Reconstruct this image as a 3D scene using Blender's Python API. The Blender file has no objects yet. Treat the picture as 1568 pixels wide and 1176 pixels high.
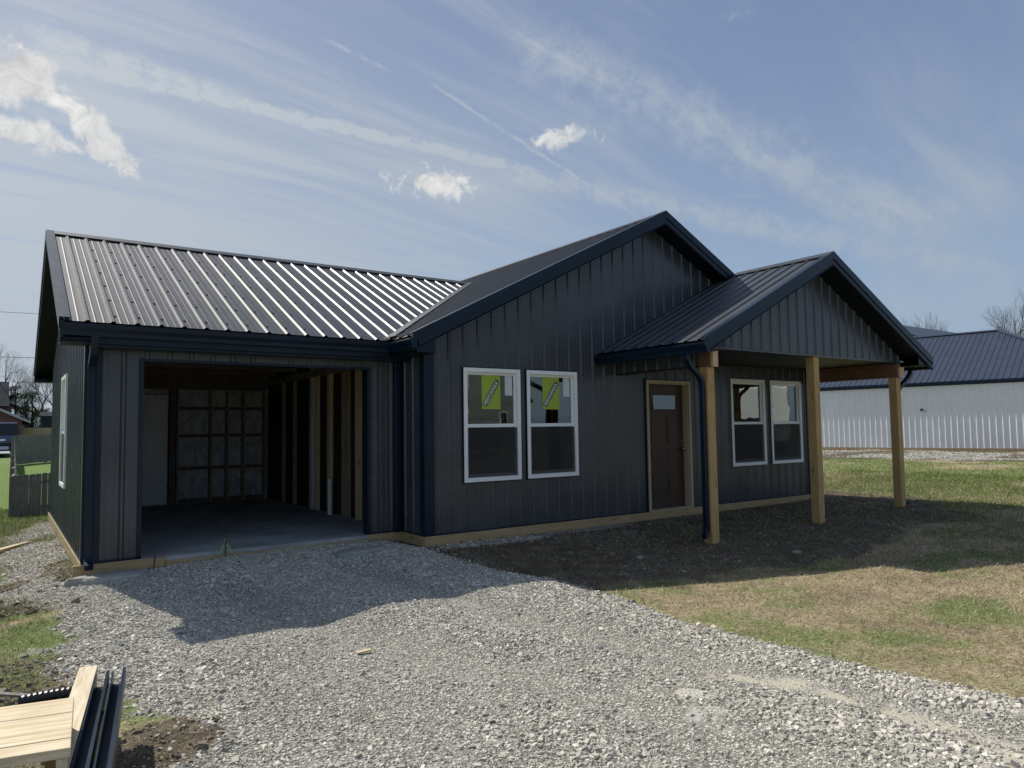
import bpy, bmesh, math, random
import numpy as np
from mathutils import Vector, Matrix
random.seed(7); RNG = np.random.default_rng(7)
S = bpy.context.scene
COL = S.collection
R = math.radians

# ------------------------------------------------------------------ camera, world, sun, exposure
CAMP = Vector((-4.407, -8.153, 1.337)); F_PX = 1102.56
YAW, PITCH, ROLL = R(-35.306), R(3.585), R(-.846)
fw = Vector((-math.sin(YAW)*math.cos(PITCH), math.cos(YAW)*math.cos(PITCH), math.sin(PITCH)))
rt0 = Vector((math.cos(YAW), math.sin(YAW), 0)); up0 = rt0.cross(fw)
RT = math.cos(ROLL)*rt0 + math.sin(ROLL)*up0; UP = -math.sin(ROLL)*rt0 + math.cos(ROLL)*up0
cd = bpy.data.cameras.new('camera'); cam = bpy.data.objects.new('camera', cd); COL.objects.link(cam)
m = Matrix((RT, UP, -fw)).transposed().to_4x4(); m.translation = CAMP; cam.matrix_world = m
cd.sensor_width = 36; cd.lens = F_PX/1568*36; cd.clip_start = .05; cd.clip_end = 3000
S.camera = cam
def pixdir(u, v):
    return (fw + RT*((u-784)/F_PX) - UP*((v-588)/F_PX)).normalized()

SUN_EL, SUN_AZ = R(48.0), math.atan2(-.31, .95)      # azimuth measured from +Y towards +X
sun_dir = Vector((math.sin(SUN_AZ)*math.cos(SUN_EL), math.cos(SUN_AZ)*math.cos(SUN_EL), math.sin(SUN_EL)))
sd = bpy.data.lights.new('sun', 'SUN'); sd.energy = 5.0; sd.angle = R(.55); sd.color = (1, .945, .85)
so = bpy.data.objects.new('sun', sd); COL.objects.link(so)
so.rotation_euler = sun_dir.to_track_quat('Z', 'Y').to_euler()
S.view_settings.view_transform = 'Standard'; S.view_settings.look = 'None'
S.view_settings.exposure = 0.0; S.view_settings.gamma = 1
S.render.film_transparent = False

class NT:
    """tiny node-tree helper"""
    def __init__(s, nt): s.nt = nt; s.n = nt.nodes; s.l = nt.links
    def new(s, t, **k):
        n = s.n.new(t)
        for a, b in k.items(): setattr(n, a, b)
        return n
    def put(s, sock, v):
        if isinstance(v, bpy.types.NodeSocket): s.l.new(v, sock)
        elif v is not None: sock.default_value = v
    def m(s, op, a, b=None, c=None, clamp=False):
        n = s.new('ShaderNodeMath', operation=op); n.use_clamp = clamp
        s.put(n.inputs[0], a); s.put(n.inputs[1], b)
        if c is not None: s.put(n.inputs[2], c)
        return n.outputs[0]
    def vm(s, op, a, b=None):
        n = s.new('ShaderNodeVectorMath', operation=op); s.put(n.inputs[0], a); s.put(n.inputs[1], b)
        return n.outputs['Value'] if op in ('DOT_PRODUCT', 'LENGTH') else n.outputs[0]
    def noise(s, vec, scale, det=4, rough=.55, dist=0, out='Fac'):
        n = s.new('ShaderNodeTexNoise'); s.put(n.inputs['Vector'], vec); n.inputs['Scale'].default_value = scale
        n.inputs['Detail'].default_value = det; n.inputs['Roughness'].default_value = rough; n.inputs['Distortion'].default_value = dist
        return n.outputs[out]
    def ramp(s, fac, stops, interp='LINEAR'):
        n = s.new('ShaderNodeValToRGB'); s.put(n.inputs[0], fac); cr = n.color_ramp; cr.interpolation = interp
        while len(cr.elements) < len(stops): cr.elements.new(.5)
        for e, (p, c) in zip(cr.elements, stops):
            e.position = p; e.color = (c, c, c, 1) if isinstance(c, (int, float)) else (*c, 1)
        return n.outputs[0]
    def mix(s, fac, a, b):
        n = s.new('ShaderNodeMix', data_type='RGBA'); s.put(n.inputs[0], fac)
        s.put(n.inputs[6], a if not isinstance(a, tuple) else (*a, 1)); s.put(n.inputs[7], b if not isinstance(b, tuple) else (*b, 1))
        return n.outputs[2]
    def scale(s, vec, sx, sy, sz):
        n = s.new('ShaderNodeMapping'); s.put(n.inputs[0], vec); n.inputs['Scale'].default_value = (sx, sy, sz); return n.outputs[0]
    def bump(s, h, strength, dist):
        n = s.new('ShaderNodeBump'); s.put(n.inputs['Height'], h); n.inputs['Strength'].default_value = strength
        n.inputs['Distance'].default_value = dist; return n.outputs[0]
    def sstep(s, x, a, b):
        n = s.new('ShaderNodeMapRange', interpolation_type='SMOOTHSTEP'); s.put(n.inputs[0], x)
        n.inputs[1].default_value = a; n.inputs[2].default_value = b; return n.outputs[0]

W = bpy.data.worlds.new('World'); S.world = W; W.use_nodes = True
t = NT(W.node_tree); t.n.clear()
sky = t.new('ShaderNodeTexSky', sky_type='NISHITA', sun_disc=False, sun_elevation=SUN_EL, sun_rotation=SUN_AZ)
sky.air_density = 1.0; sky.dust_density = 1.5; sky.ozone_density = 2.0
D = t.new('ShaderNodeTexCoord').outputs['Generated']
D = t.vm('NORMALIZE', D)
sp = t.new('ShaderNodeSeparateXYZ'); t.put(sp.inputs[0], D)
dz = t.m('MAXIMUM', sp.outputs[2], .0)
den = t.m('ADD', dz, .13)
px = t.m('DIVIDE', sp.outputs[0], den); py = t.m('DIVIDE', sp.outputs[1], den)
cb = t.new('ShaderNodeCombineXYZ'); t.put(cb.inputs[0], px); t.put(cb.inputs[1], py); PL = cb.outputs[0]
rot = t.new('ShaderNodeMapping'); t.put(rot.inputs[0], PL); rot.inputs['Rotation'].default_value = (0, 0, R(-7)); PLR = rot.outputs[0]
# slow wind warp then streaky cirrus running roughly along world X
warp = t.vm('SCALE', t.noise(PL, .8, 3, .5, out='Color')); warp.node.inputs['Scale'].default_value = .34
PW = t.vm('ADD', PLR, warp)
st1 = t.noise(t.scale(PW, .32, 2.3, 1), 1.35, 8, .6)
st2 = t.noise(t.scale(PW, .22, 5.5, 1), 2.6, 8, .70)
st3 = t.noise(t.scale(PL, .7, 1.0, 1), .75, 4, .5)
cir = t.m('MULTIPLY', t.sstep(st1, .42, .64), t.m('ADD', -.15, t.m('MULTIPLY', st2, 2.3)))
cir = t.m('MULTIPLY', cir, t.sstep(st3, .28, .62))
# thin veil: thicker toward the left (sun side) and toward the horizon
left = t.vm('DOT_PRODUCT', D, tuple(-RT)); lf = t.sstep(left, -.45, .55)
hor = t.sstep(sp.outputs[2], .62, .04)
veil = t.m('MULTIPLY', t.m('ADD', .06, t.m('MULTIPLY', lf, 1.05)), t.m('ADD', .10, t.m('MULTIPLY', hor, .95)))
fine = t.m('ADD', -.62, t.m('MULTIPLY', t.noise(t.scale(PW, .20, 4.4, 1), 2.0, 9, .68), 3.1))
fine = t.m('MULTIPLY', t.m('MAXIMUM', fine, 0), t.m('ADD', .62, t.m('MULTIPLY', t.noise(t.scale(PL, .9, 1.2, 1), 1.4, 4, .5), .7)))
veil = t.m('MULTIPLY', veil, fine)
cov = t.m('ADD', t.m('MULTIPLY', cir, .66), veil, clamp=True)
def puff(u, v, hw, hh, tilt=0., nscale=9, thr=.5, seed=0.):
    c = pixdir(u, v); r = c.cross(Vector((0, 0, 1))).normalized(); q = r.cross(c)
    r2 = r*math.cos(tilt)+q*math.sin(tilt); q2 = -r*math.sin(tilt)+q*math.cos(tilt)
    a = t.m('DIVIDE', t.vm('DOT_PRODUCT', D, tuple(r2)), hw/F_PX); b = t.m('DIVIDE', t.vm('DOT_PRODUCT', D, tuple(q2)), hh/F_PX)
    e = t.m('SQRT', t.m('ADD', t.m('MULTIPLY', a, a), t.m('MULTIPLY', b, b)))
    off = t.vm('ADD', D, (seed, seed*.7, 0))
    nz = t.noise(off, nscale*.85, 10, .66, .6)
    body = t.m('SUBTRACT', t.m('ADD', t.m('MULTIPLY', t.m('SUBTRACT', nz, .5), 3.7), 1.05), e)
    front = t.m('GREATER_THAN', t.vm('DOT_PRODUCT', D, tuple(c)), 0)
    return t.m('MULTIPLY', t.sstep(body, 0, thr), front), b
puffs = [puff(668, 284, 78, 27, -.16, 34, .75, 1.3), puff(853, 216, 46, 21, .1, 34, .8, 4.1),
         puff(105, 165, 95, 24, -.72, 26, .6, 2.2), puff(20, 125, 48, 42, 0, 26, .6, 7.7), puff(52, 205, 66, 17, -.1, 26, .7, 9.1), puff(172, 225, 48, 17, -.95, 30, .8, 8.4),
         puff(1130, 22, 40, 14, 0, 20, 1.3, 3.1), puff(1145, 300, 36, 8, -.1, 26, 1.5, 5.5),
         puff(778, 322, 16, 34, -.75, 16, 1.6, 6.5)]
pc = puffs[0][0]
for q_, _ in puffs[1:6]: pc = t.m('MAXIMUM', pc, q_)
pf = t.m('MAXIMUM', t.m('MAXIMUM', puffs[6][0], puffs[7][0]), t.m('MULTIPLY', puffs[8][0], 1.1))
cov = t.m('MAXIMUM', cov, t.m('MULTIPLY', pf, .45))
def trail(u0, v0, u1, v1, wpx, a):
    p0, p1 = pixdir(u0, v0), pixdir(u1, v1); n = p0.cross(p1).normalized(); tg = n.cross(p0).normalized()
    wob = t.m('MULTIPLY', t.m('SUBTRACT', t.noise(D, 30, 6, .68), .5), t.m('ADD', 5/F_PX, wpx*1.3/F_PX))
    d_ = t.m('ABSOLUTE', t.m('ADD', t.vm('DOT_PRODUCT', D, tuple(n)), wob)); core = t.sstep(d_, wpx/F_PX, wpx*.1/F_PX)
    L = math.asin(min(1, p1.dot(tg))); s_ = t.vm('DOT_PRODUCT', D, tuple(tg))
    ends = t.m('MULTIPLY', t.sstep(s_, -.02, .05), t.sstep(s_, math.sin(L)+.03, math.sin(L)-.06))
    br = t.m('SUBTRACT', t.sstep(t.noise(D, 34, 6, .72), .35, .62), .2)
    frontm = t.m('GREATER_THAN', t.vm('DOT_PRODUCT', D, tuple(p0)), 0)
    return t.m('MULTIPLY', t.m('MULTIPLY', t.m('MULTIPLY', core, ends), frontm), t.m('MULTIPLY', t.m('ADD', .35, br), a))
tr = t.m('MAXIMUM', t.m('MAXIMUM', trail(500, 62, 592, 106, 4.5, .8), trail(660, 128, 985, 338, 4, .7)),
         t.m('MAXIMUM', t.m('MAXIMUM', trail(20, 80, 840, 268, 12, .95), trail(0, 30, 380, 160, 22, .5)), t.m('MAXIMUM', trail(760, 262, 1568, 425, 26, .55), trail(780, 60, 1500, 380, 60, .42))))
cov = t.m('ADD', t.m('MULTIPLY', cov, .88), t.m('MULTIPLY', tr, .95), clamp=True)
# colours (scene-linear multiplied by the background strength)
gl = t.m('POWER', t.m('MAXIMUM', t.vm('DOT_PRODUCT', D, tuple(sun_dir)), 0), 3.0)
ccol = t.mix(gl, (3.9, 4.55, 5.35), (6.4, 6.7, 6.95))
hs = t.new('ShaderNodeHueSaturation'); t.put(hs.inputs['Color'], sky.outputs[0]); hs.inputs['Saturation'].default_value = .86; hs.inputs['Value'].default_value = 1.0
zen = t.mix(t.sstep(sp.outputs[2], .02, .62), (3.1, 4.35, 6.1), (1.75, 2.55, 4.35))
base_sky = t.mix(.68, hs.outputs[0], zen)
c1 = t.mix(t.m('MULTIPLY', cov, .92), base_sky, ccol)
lit = t.m('ADD', .30, t.m('MULTIPLY', t.noise(D, 30, 8, .62, .8), 1.25))
pcol = t.mix(1.0, (0, 0, 0), (8.2, 8.1, 7.9)); vm = t.vm('SCALE', pcol); t.put(vm.node.inputs['Scale'], lit)
c2 = t.mix(t.m('MULTIPLY', t.m('POWER', pc, 1.3), .82), c1, vm)
bg = t.new('ShaderNodeBackground'); t.put(bg.inputs[0], c2); bg.inputs[1].default_value = .1
wo = t.new('ShaderNodeOutputWorld'); t.l.new(bg.outputs[0], wo.inputs[0])

# ------------------------------------------------------------------ helpers
class MB:
    """collects faces, builds ONE mesh object"""
    def __init__(s): s.v = []; s.f = []; s.mi = []; s.mats = []
    def mat(s, mt):
        if mt not in s.mats: s.mats.append(mt)
        return s.mats.index(mt)
    def face(s, pts, mt=None):
        i = len(s.v); s.v += [tuple(p) for p in pts]; s.f.append(tuple(range(i, i+len(pts)))); s.mi.append(s.mat(mt) if mt else 0)
    def box(s, x0, x1, y0, y1, z0, z1, mt=None, M=None):
        c = [(x, y, z) for z in (z0, z1) for y in (y0, y1) for x in (x0, x1)]
        if M is not None: c = [tuple(M @ Vector(p)) for p in c]
        i = len(s.v); s.v += c
        for q in ((0, 2, 3, 1), (4, 5, 7, 6), (0, 1, 5, 4), (2, 6, 7, 3), (0, 4, 6, 2), (1, 3, 7, 5)):
            s.f.append(tuple(i+k for k in q)); s.mi.append(s.mat(mt) if mt else 0)
        return s
    def prism(s, poly, axis, a, b, mt=None):
        """poly: 2-D points in the plane normal to axis ('x': (y,z), 'y': (x,z), 'z': (x,y)), extruded a..b"""
        def P(p, t_): return {'x': (t_, p[0], p[1]), 'y': (p[0], t_, p[1]), 'z': (p[0], p[1], t_)}[axis]
        n = len(poly); i = len(s.v); s.v += [P(p, a) for p in poly]+[P(p, b) for p in poly]
        k = s.mat(mt) if mt else 0
        s.f.append(tuple(range(i, i+n))); s.f.append(tuple(range(i+2*n-1, i+n-1, -1))); s.mi += [k, k]
        for j in range(n):
            s.f.append((i+j, i+(j+1) % n, i+n+(j+1) % n, i+n+j)); s.mi.append(k)
        return s
    def tube(s, pts, rad, n=8, mt=None, cap=True):
        pts = [Vector(p) for p in pts]; k = s.mat(mt) if mt else 0
        rad = rad if isinstance(rad, (list, tuple)) else [rad]*len(pts)
        base = len(s.v); prev = None
        for j, p in enumerate(pts):
            d = (pts[min(j+1, len(pts)-1)]-pts[max(j-1, 0)]).normalized()
            a = d.orthogonal().normalized() if prev is None else (prev-d*prev.dot(d)).normalized()
            prev = a; b = d.cross(a)
            for q in range(n):
                an = 2*math.pi*q/n; s.v.append(tuple(p+(a*math.cos(an)+b*math.sin(an))*rad[j]))
        for j in range(len(pts)-1):
            for q in range(n):
                s.f.append((base+j*n+q, base+j*n+(q+1) % n, base+(j+1)*n+(q+1) % n, base+(j+1)*n+q)); s.mi.append(k)
        if cap:
            s.f.append(tuple(base+q for q in reversed(range(n)))); s.mi.append(k)
            s.f.append(tuple(base+(len(pts)-1)*n+q for q in range(n))); s.mi.append(k)
        return s
    def build(s, name, mt=None, parent=None, bevel=0, smooth=False, fix=True):
        me = bpy.data.meshes.new(name); me.from_pydata(s.v, [], s.f)
        ms = s.mats if s.mats else [mt]
        for q in ms: me.materials.append(q)
        if s.mats and len(s.mats) > 1: me.polygons.foreach_set('material_index', s.mi)
        if fix:
            bm = bmesh.new(); bm.from_mesh(me); bmesh.ops.recalc_face_normals(bm, faces=bm.faces); bm.to_mesh(me); bm.free()
        if smooth: me.polygons.foreach_set('use_smooth', [True]*len(me.polygons))
        o = bpy.data.objects.new(name, me); COL.objects.link(o)
        if parent is not None: o.parent = parent
        if bevel:
            b = o.modifiers.new('bevel', 'BEVEL'); b.width = bevel; b.segments = 2; b.limit_method = 'ANGLE'
        return o
def tag(o, label=None, cat=None, group=None, kind=None):
    if label: o['label'] = label
    if cat: o['category'] = cat
    if group: o['group'] = group
    if kind: o['kind'] = kind
    return o
def empty(name, loc, label, cat, group=None, rz=0):
    o = bpy.data.objects.new(name, None); o.location = loc; o.rotation_euler = (0, 0, rz); o.empty_display_size = .2
    COL.objects.link(o); return tag(o, label, cat, group)

def principled(name, base, rough=.5, metal=0, spec=.5, **k):
    mt = bpy.data.materials.new(name); mt.use_nodes = True; t = NT(mt.node_tree); b = t.n['Principled BSDF']
    b.inputs['Base Color'].default_value = (*base, 1); b.inputs['Roughness'].default_value = rough
    b.inputs['Metallic'].default_value = metal; b.inputs['Specular IOR Level'].default_value = spec
    for a, v in k.items(): b.inputs[a.replace('_', ' ')].default_value = v
    return mt, t, b

def painted(name, base, rough=.35, var=.12, wob=.25, spec=.5, coat=0.):
    """painted sheet steel / vinyl: faint colour drift, smudgy gloss, slight oil-canning"""
    mt, t, b = principled(name, base, rough, spec=spec)
    co = t.new('ShaderNodeTexCoord').outputs['Object']
    n = t.noise(co, 1.7, 5, .6)
    c = t.mix(t.sstep(n, .3, .7), tuple(x*(1-var) for x in base), tuple(x*(1+var) for x in base)); t.put(b.inputs['Base Color'], c)
    n2 = t.noise(co, 6, 5, .7); t.put(b.inputs['Roughness'], t.m('ADD', rough-.07, t.m('MULTIPLY', n2, .14)))
    t.put(b.inputs['Normal'], t.bump(t.noise(co, 2.2, 2, .5), wob, .02))
    if coat: b.inputs['Coat Weight'].default_value = coat; b.inputs['Coat Roughness'].default_value = .15
    return mt
def wood(name, c0, c1, axis='x', rough=.75, knots=True, scale=1.):
    mt, t, b = principled(name, c0, rough, spec=.25)
    oi = t.new('ShaderNodeObjectInfo').outputs['Random']
    co = t.new('ShaderNodeTexCoord').outputs['Object']
    off = t.vm('SCALE', (13.1, 7.3, 5.7)); t.put(off.node.inputs['Scale'], oi); co = t.vm('ADD', co, off)
    sc = {'x': (.9, 16, 16), 'y': (16, .9, 16), 'z': (16, 16, .9)}[axis]
    g = t.noise(t.scale(co, *[q*scale for q in sc]), 3.0, 6, .6, .6)
    g2 = t.noise(co, 3, 4, .6)
    f = t.m('ADD', t.m('MULTIPLY', g, .8), t.m('MULTIPLY', g2, .3), clamp=True)
    c = t.mix(t.sstep(f, .35, .75), c0, c1)
    if knots:
        ks = {'x': (1.6, 7, 7), 'y': (7, 1.6, 7), 'z': (7, 7, 1.6)}[axis]
        v = t.new('ShaderNodeTexVoronoi'); t.put(v.inputs['Vector'], t.scale(co, *ks)); v.inputs['Scale'].default_value = 1.1
        k = t.sstep(v.outputs['Distance'], .16, .04)
        c = t.mix(t.m('MULTIPLY', k, .7), c, tuple(x*.3 for x in c0))
    t.put(b.inputs['Base Color'], c); t.put(b.inputs['Normal'], t.bump(g, .35, .004))
    return mt

M = {}
M['roof'] = painted('roof_steel', (.034, .039, .048), .46, .15, .10, .5)
M['wall'] = painted('siding_steel', (.053, .060, .072), .26, .16, .22, .5)
M['trim'] = painted('trim_steel', (.0035, .014, .033), .34, .15, .08, .28)
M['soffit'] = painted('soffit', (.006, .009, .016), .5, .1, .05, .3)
M['screw'] = principled('screw_head', (.004, .004, .005), .5)[0]
M['white'] = painted('white_vinyl', (.84, .85, .86), .4, .03, .03)
M['jamb'] = painted('primed_jamb', (.42, .36, .24), .6, .08, .05)
M['door'] = painted('brown_door', (.048, .023, .014), .45, .15, .05)
M['doorw'] = painted('primed_door', (.66, .69, .70), .5, .05, .02)
M['ptx'] = wood('treated_pine_x', (.33, .235, .12), (.46, .35, .20), 'x')
M['pty'] = wood('treated_pine_y', (.30, .23, .11), (.42, .34, .19), 'y')
M['ptz'] = wood('treated_pine_z', (.42, .27, .11), (.58, .40, .19), 'z')
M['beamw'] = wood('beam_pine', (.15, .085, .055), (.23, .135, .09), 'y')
M['fresh'] = wood('fresh_end_pine', (.62, .46, .29), (.75, .58, .38), 'z')
M['spx'] = wood('spruce_board_x', (.47, .36, .21), (.74, .64, .47), 'x')
M['spy'] = wood('spruce_board_y', (.48, .38, .24), (.74, .65, .49), 'y')
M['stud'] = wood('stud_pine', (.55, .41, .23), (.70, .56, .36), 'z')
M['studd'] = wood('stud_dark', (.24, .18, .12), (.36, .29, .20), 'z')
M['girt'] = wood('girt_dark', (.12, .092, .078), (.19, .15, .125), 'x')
M['fence'] = wood('weathered_fence', (.13, .125, .115), (.24, .23, .21), 'z')
M['fencey'] = wood('new_fence', (.36, .27, .15), (.48, .38, .24), 'z', knots=False)
M['black'] = principled('black_plastic', (.008, .008, .01), .35)[0]
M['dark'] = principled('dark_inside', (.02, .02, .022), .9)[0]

def mk_concrete(name, base, rough=.85):
    mt, t, b = principled(name, base, rough, spec=.2); co = t.new('ShaderNodeTexCoord').outputs['Object']
    n = t.noise(co, 1.3, 7, .65); n2 = t.noise(co, 35, 4, .6)
    f = t.m('ADD', t.m('MULTIPLY', n, .75), t.m('MULTIPLY', n2, .25))
    t.put(b.inputs['Base Color'], t.mix(t.sstep(f, .35, .68), tuple(x*.62 for x in base), tuple(x*1.2 for x in base)))
    t.put(b.inputs['Normal'], t.bump(n2, .3, .004)); return mt
M['slab'] = mk_concrete('slab_concrete', (.36, .38, .39)); M['conc'] = mk_concrete('rough_concrete', (.33, .33, .31))

def mk_glass():
    mt = bpy.data.materials.new('window_glass'); mt.use_nodes = True; t = NT(mt.node_tree); t.n.clear()
    g = t.new('ShaderNodeBsdfGlossy'); g.inputs['Roughness'].default_value = .0; g.inputs['Color'].default_value = (.92, .97, .95, 1)
    tr = t.new('ShaderNodeBsdfTransparent'); tr.inputs[0].default_value = (.88, .93, .91, 1)
    co = t.new('ShaderNodeTexCoord').outputs['Object']
    bp = t.bump(t.noise(co, 1.6, 2, .5), .12, .02); t.put(g.inputs['Normal'], bp)
    lw = t.new('ShaderNodeFresnel'); lw.inputs['IOR'].default_value = 1.9
    mx = t.new('ShaderNodeMixShader'); t.put(mx.inputs[0], t.m('ADD', .03, t.m('MULTIPLY', lw.outputs[0], .95), clamp=True))
    t.l.new(tr.outputs[0], mx.inputs[1]); t.l.new(g.outputs[0], mx.inputs[2])
    o = t.new('ShaderNodeOutputMaterial'); t.l.new(mx.outputs[0], o.inputs[0]); return mt
M['glass'] = mk_glass()
def mk_film():
    mt, t, b = principled('insulation_film', (.30, .33, .35), .28, spec=.6); co = t.new('ShaderNodeTexCoord').outputs['Object']
    n = t.noise(t.scale(co, 2.2, 1, 1.1), 2.4, 8, .62, 2.2)
    t.put(b.inputs['Base Color'], t.mix(t.sstep(n, .35, .7), (.34, .37, .39), (.62, .66, .69)))
    t.put(b.inputs['Normal'], t.bump(n, .9, .06)); return mt
M['film'] = mk_film()

# sheet-metal panel: major ribs every 9 in with two pencil ribs between
SP = .2286
def prof_pts(u0, u1, ph, H=.019, hm=.0014):
    pts = []
    for k in range(int((u0-ph)/SP)-2, int((u1-ph)/SP)+3):
        c = ph+k*SP
        pts += [(c-.030, 0), (c-.012, H), (c+.012, H), (c+.030, 0)]
        for q in (.0762, .1524): pts += [(c+q-.012, 0), (c+q-.005, hm), (c+q+.005, hm), (c+q+.012, 0)]
    out = []
    for (a, ha), (b, hb) in zip(pts, pts[1:]):
        for e in (u0, u1):
            if a < e < b: out.append((e, ha+(hb-ha)*(e-a)/(b-a)))
        if u0 <= b <= u1: out.append((b, hb))
    if u0 <= pts[0][0]: out.append(pts[0])
    return sorted(set(out))
def panel(mb, O, U, V, N, u0, u1, vb, vt, ph=0., breaks=(), mt=None, H=.019):
    """sheet in plane (O,U,V); ribs run along V; vb/vt are numbers or functions of u"""
    O, U, V, N = map(Vector, (O, U, V, N)); fb = vb if callable(vb) else (lambda u: vb); ft = vt if callable(vt) else (lambda u: vt)
    segs = [u0]+sorted(b for b in breaks if u0 < b < u1)+[u1]
    for a, b in zip(segs, segs[1:]):
        pp = prof_pts(a, b, ph, H); i = len(mb.v)
        for u, h in pp:
            uu = min(max(u, a+1e-6), b-1e-6)
            lo, hi = fb(uu), ft(uu); hi = max(hi, lo+1e-5)
            mb.v.append(tuple(O+U*u+V*lo+N*h)); mb.v.append(tuple(O+U*u+V*hi+N*h))
        k = mb.mat(mt) if mt else 0
        for j in range(len(pp)-1):
            mb.f.append((i+2*j, i+2*j+2, i+2*j+3, i+2*j+1)); mb.mi.append(k)
def wall_with_holes(mb, O, U, V, N, u0, u1, vb, vt, holes, ph, breaks=(), mt=None):
    """holes: (ua,ub,va,vb) sorted, not overlapping in u"""
    cur = u0
    for a, b, c, d in holes:
        panel(mb, O, U, V, N, cur, a, vb, vt, ph, breaks, mt)
        if c > vb+.01: panel(mb, O, U, V, N, a, b, vb, c, ph, breaks, mt)
        panel(mb, O, U, V, N, a, b, d, vt, ph, breaks, mt); cur = b
    panel(mb, O, U, V, N, cur, u1, vb, vt, ph, breaks, mt)

# ------------------------------------------------------------------ noise + terrain functions (numpy)
_P = RNG.random((256, 256))
def vnoise(x, y):
    xi = np.floor(x).astype(int); yi = np.floor(y).astype(int); fx = x-xi; fy = y-yi
    fx = fx*fx*(3-2*fx); fy = fy*fy*(3-2*fy); g = lambda a, b: _P[a & 255, b & 255]
    return (g(xi, yi)*(1-fx)+g(xi+1, yi)*fx)*(1-fy)+(g(xi, yi+1)*(1-fx)+g(xi+1, yi+1)*fx)*fy
def fbm(x, y, s, o=4):
    x = x*s; y = y*s; r = 0; a = .5; n = 0
    for _ in range(o): r = r+a*vnoise(x+17.3*_, y-9.1*_); n += a; a *= .55; x = x*2.03; y = y*2.03
    return r/n
def ss(a, b, x):
    t_ = np.clip((x-a)/(b-a), 0, 1); return t_*t_*(3-2*t_)
HX0, HX1, HY0, HY1 = -3.68, 8.45, 0., 13.
def hdist(x, y):
    """distance outside the house footprint (L-shape)"""
    def rd(x0, x1, y0, y1):
        dx = np.maximum(np.maximum(x0-x, x-x1), 0); dy = np.maximum(np.maximum(y0-y, y-y1), 0); return np.hypot(dx, dy)
    return np.minimum(rd(0, 8.45, 0, 12), rd(-3.68, 0, .66, 7.1))
WB_P = np.array([28.84, 3.59]); WB_D = np.array([-.1986, .9801]); WB_N = np.array([-.9801, -.1986])
def gz(x, y):
    x = np.asarray(x, float); y = np.asarray(y, float)
    base = -.28+.025*np.clip(x-2, 0, 15)+.0
    base = base+np.interp(y, [10, 32, 50, 85], [0, .28, .67, .8])*ss(14, 4, x)
    s_ = (x-WB_P[0])*WB_N[0]+(y-WB_P[1])*WB_N[1]         # distance in front of the white building
    base = base+(.04+.08*(fbm(x, y, .9)-.5))*ss(8.5, 2.0, s_)
    near = -.125-.03*ss(-3.2, -4, x)+.02*ss(5, 9, x)+.05*ss(-3.2, -2.2, x)*ss(0, -.6, x)
    d = hdist(x, y)
    z = base+(near-base)*np.exp(-(d/1.15)**2)
    # low gravel heap along the left wall, falling away to the lawn
    z = z-.10*ss(-3.75, -4.6, x)*ss(-2.2, 1, y)*ss(9, 5, y)
    z = z+.035*(fbm(x+40, y, .55, 3)-.5)*ss(.15, 1.2, d)+.022*(fbm(x, y+9, 2.2, 3)-.5)*ss(.05, .5, d)
    # tyre ruts / hump in the drive
    z = z+.045*np.exp(-(((x+.9)/.9)**2+((y+1.9)/.5)**2))-.03*np.exp(-(((x+1.0)/.5)**2+((y+4.4)/.8)**2))
    xa = np.interp(y, [-8, -5, -2, 0], [-1.2, -1.35, -2.2, -2.6]); xb = np.interp(y, [-8, -5, -2, 0], [.2, -.35, -.85, -1.1])
    rut = np.exp(-((x-xa)/.22)**2)+np.exp(-((x-xb)/.22)**2)-.7*np.exp(-((x-(xa+xb)/2)/.3)**2)
    z = z-.028*rut*ss(.3, -.8, y)*(.5+fbm(x+8, y, .8, 2))
    inside = d <= 0
    return np.where(inside, -.30, z)
def m_gravel(x, y):
    n = (fbm(x, y, 1.6, 4)-.5)*.55+(fbm(x, y, 9, 2)-.5)*.14
    xe = np.interp(y, [-30, -9, -6.36, -5.2, -4.2, -3., -2., -1.4, -.3, .9], [4.5, 1.2, .44, .26, .22, .42, .45, .15, -.1, -.3])
    right = ss(.10, -.08, x-xe-n*.35)
    xl = np.interp(y, [-30, -9, -5, -3.4, -2.2, -.5, 1, 4, 6.5, 9], [-6, -4.6, -3.7, -3.75, -4.0, -4.0, -4.35, -4.45, -4.05, -3.6])
    left = ss(-.30, .22, x-xl+n*1.9)
    g = right*left*ss(7.2, 6.2, y)*(1-.95*ss(.40, .16, np.hypot((x+3.68)/1.1, (y+3.85)*.75)+n*.4))
    g = g*(1-.9*ss(.56, .66, fbm(x+5, y*1.0, 1.1, 3))*ss(-3.6, -3.75, x)*ss(.2, .9, y))
    s_ = (x-WB_P[0])*WB_N[0]+(y-WB_P[1])*WB_N[1]
    g = np.maximum(g, ss(8.0, 6.0, s_+n*5)*ss(-1, -.2, s_)*ss(.40, .56, fbm(x, y, .5)+.04))
    strip = ss(.45, .2, -y+n*.5)*ss(-.2, .3, x)*ss(4.4, 3, x)*.6*(y < 0)
    return np.clip(np.maximum(g, strip), 0, 1)
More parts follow.
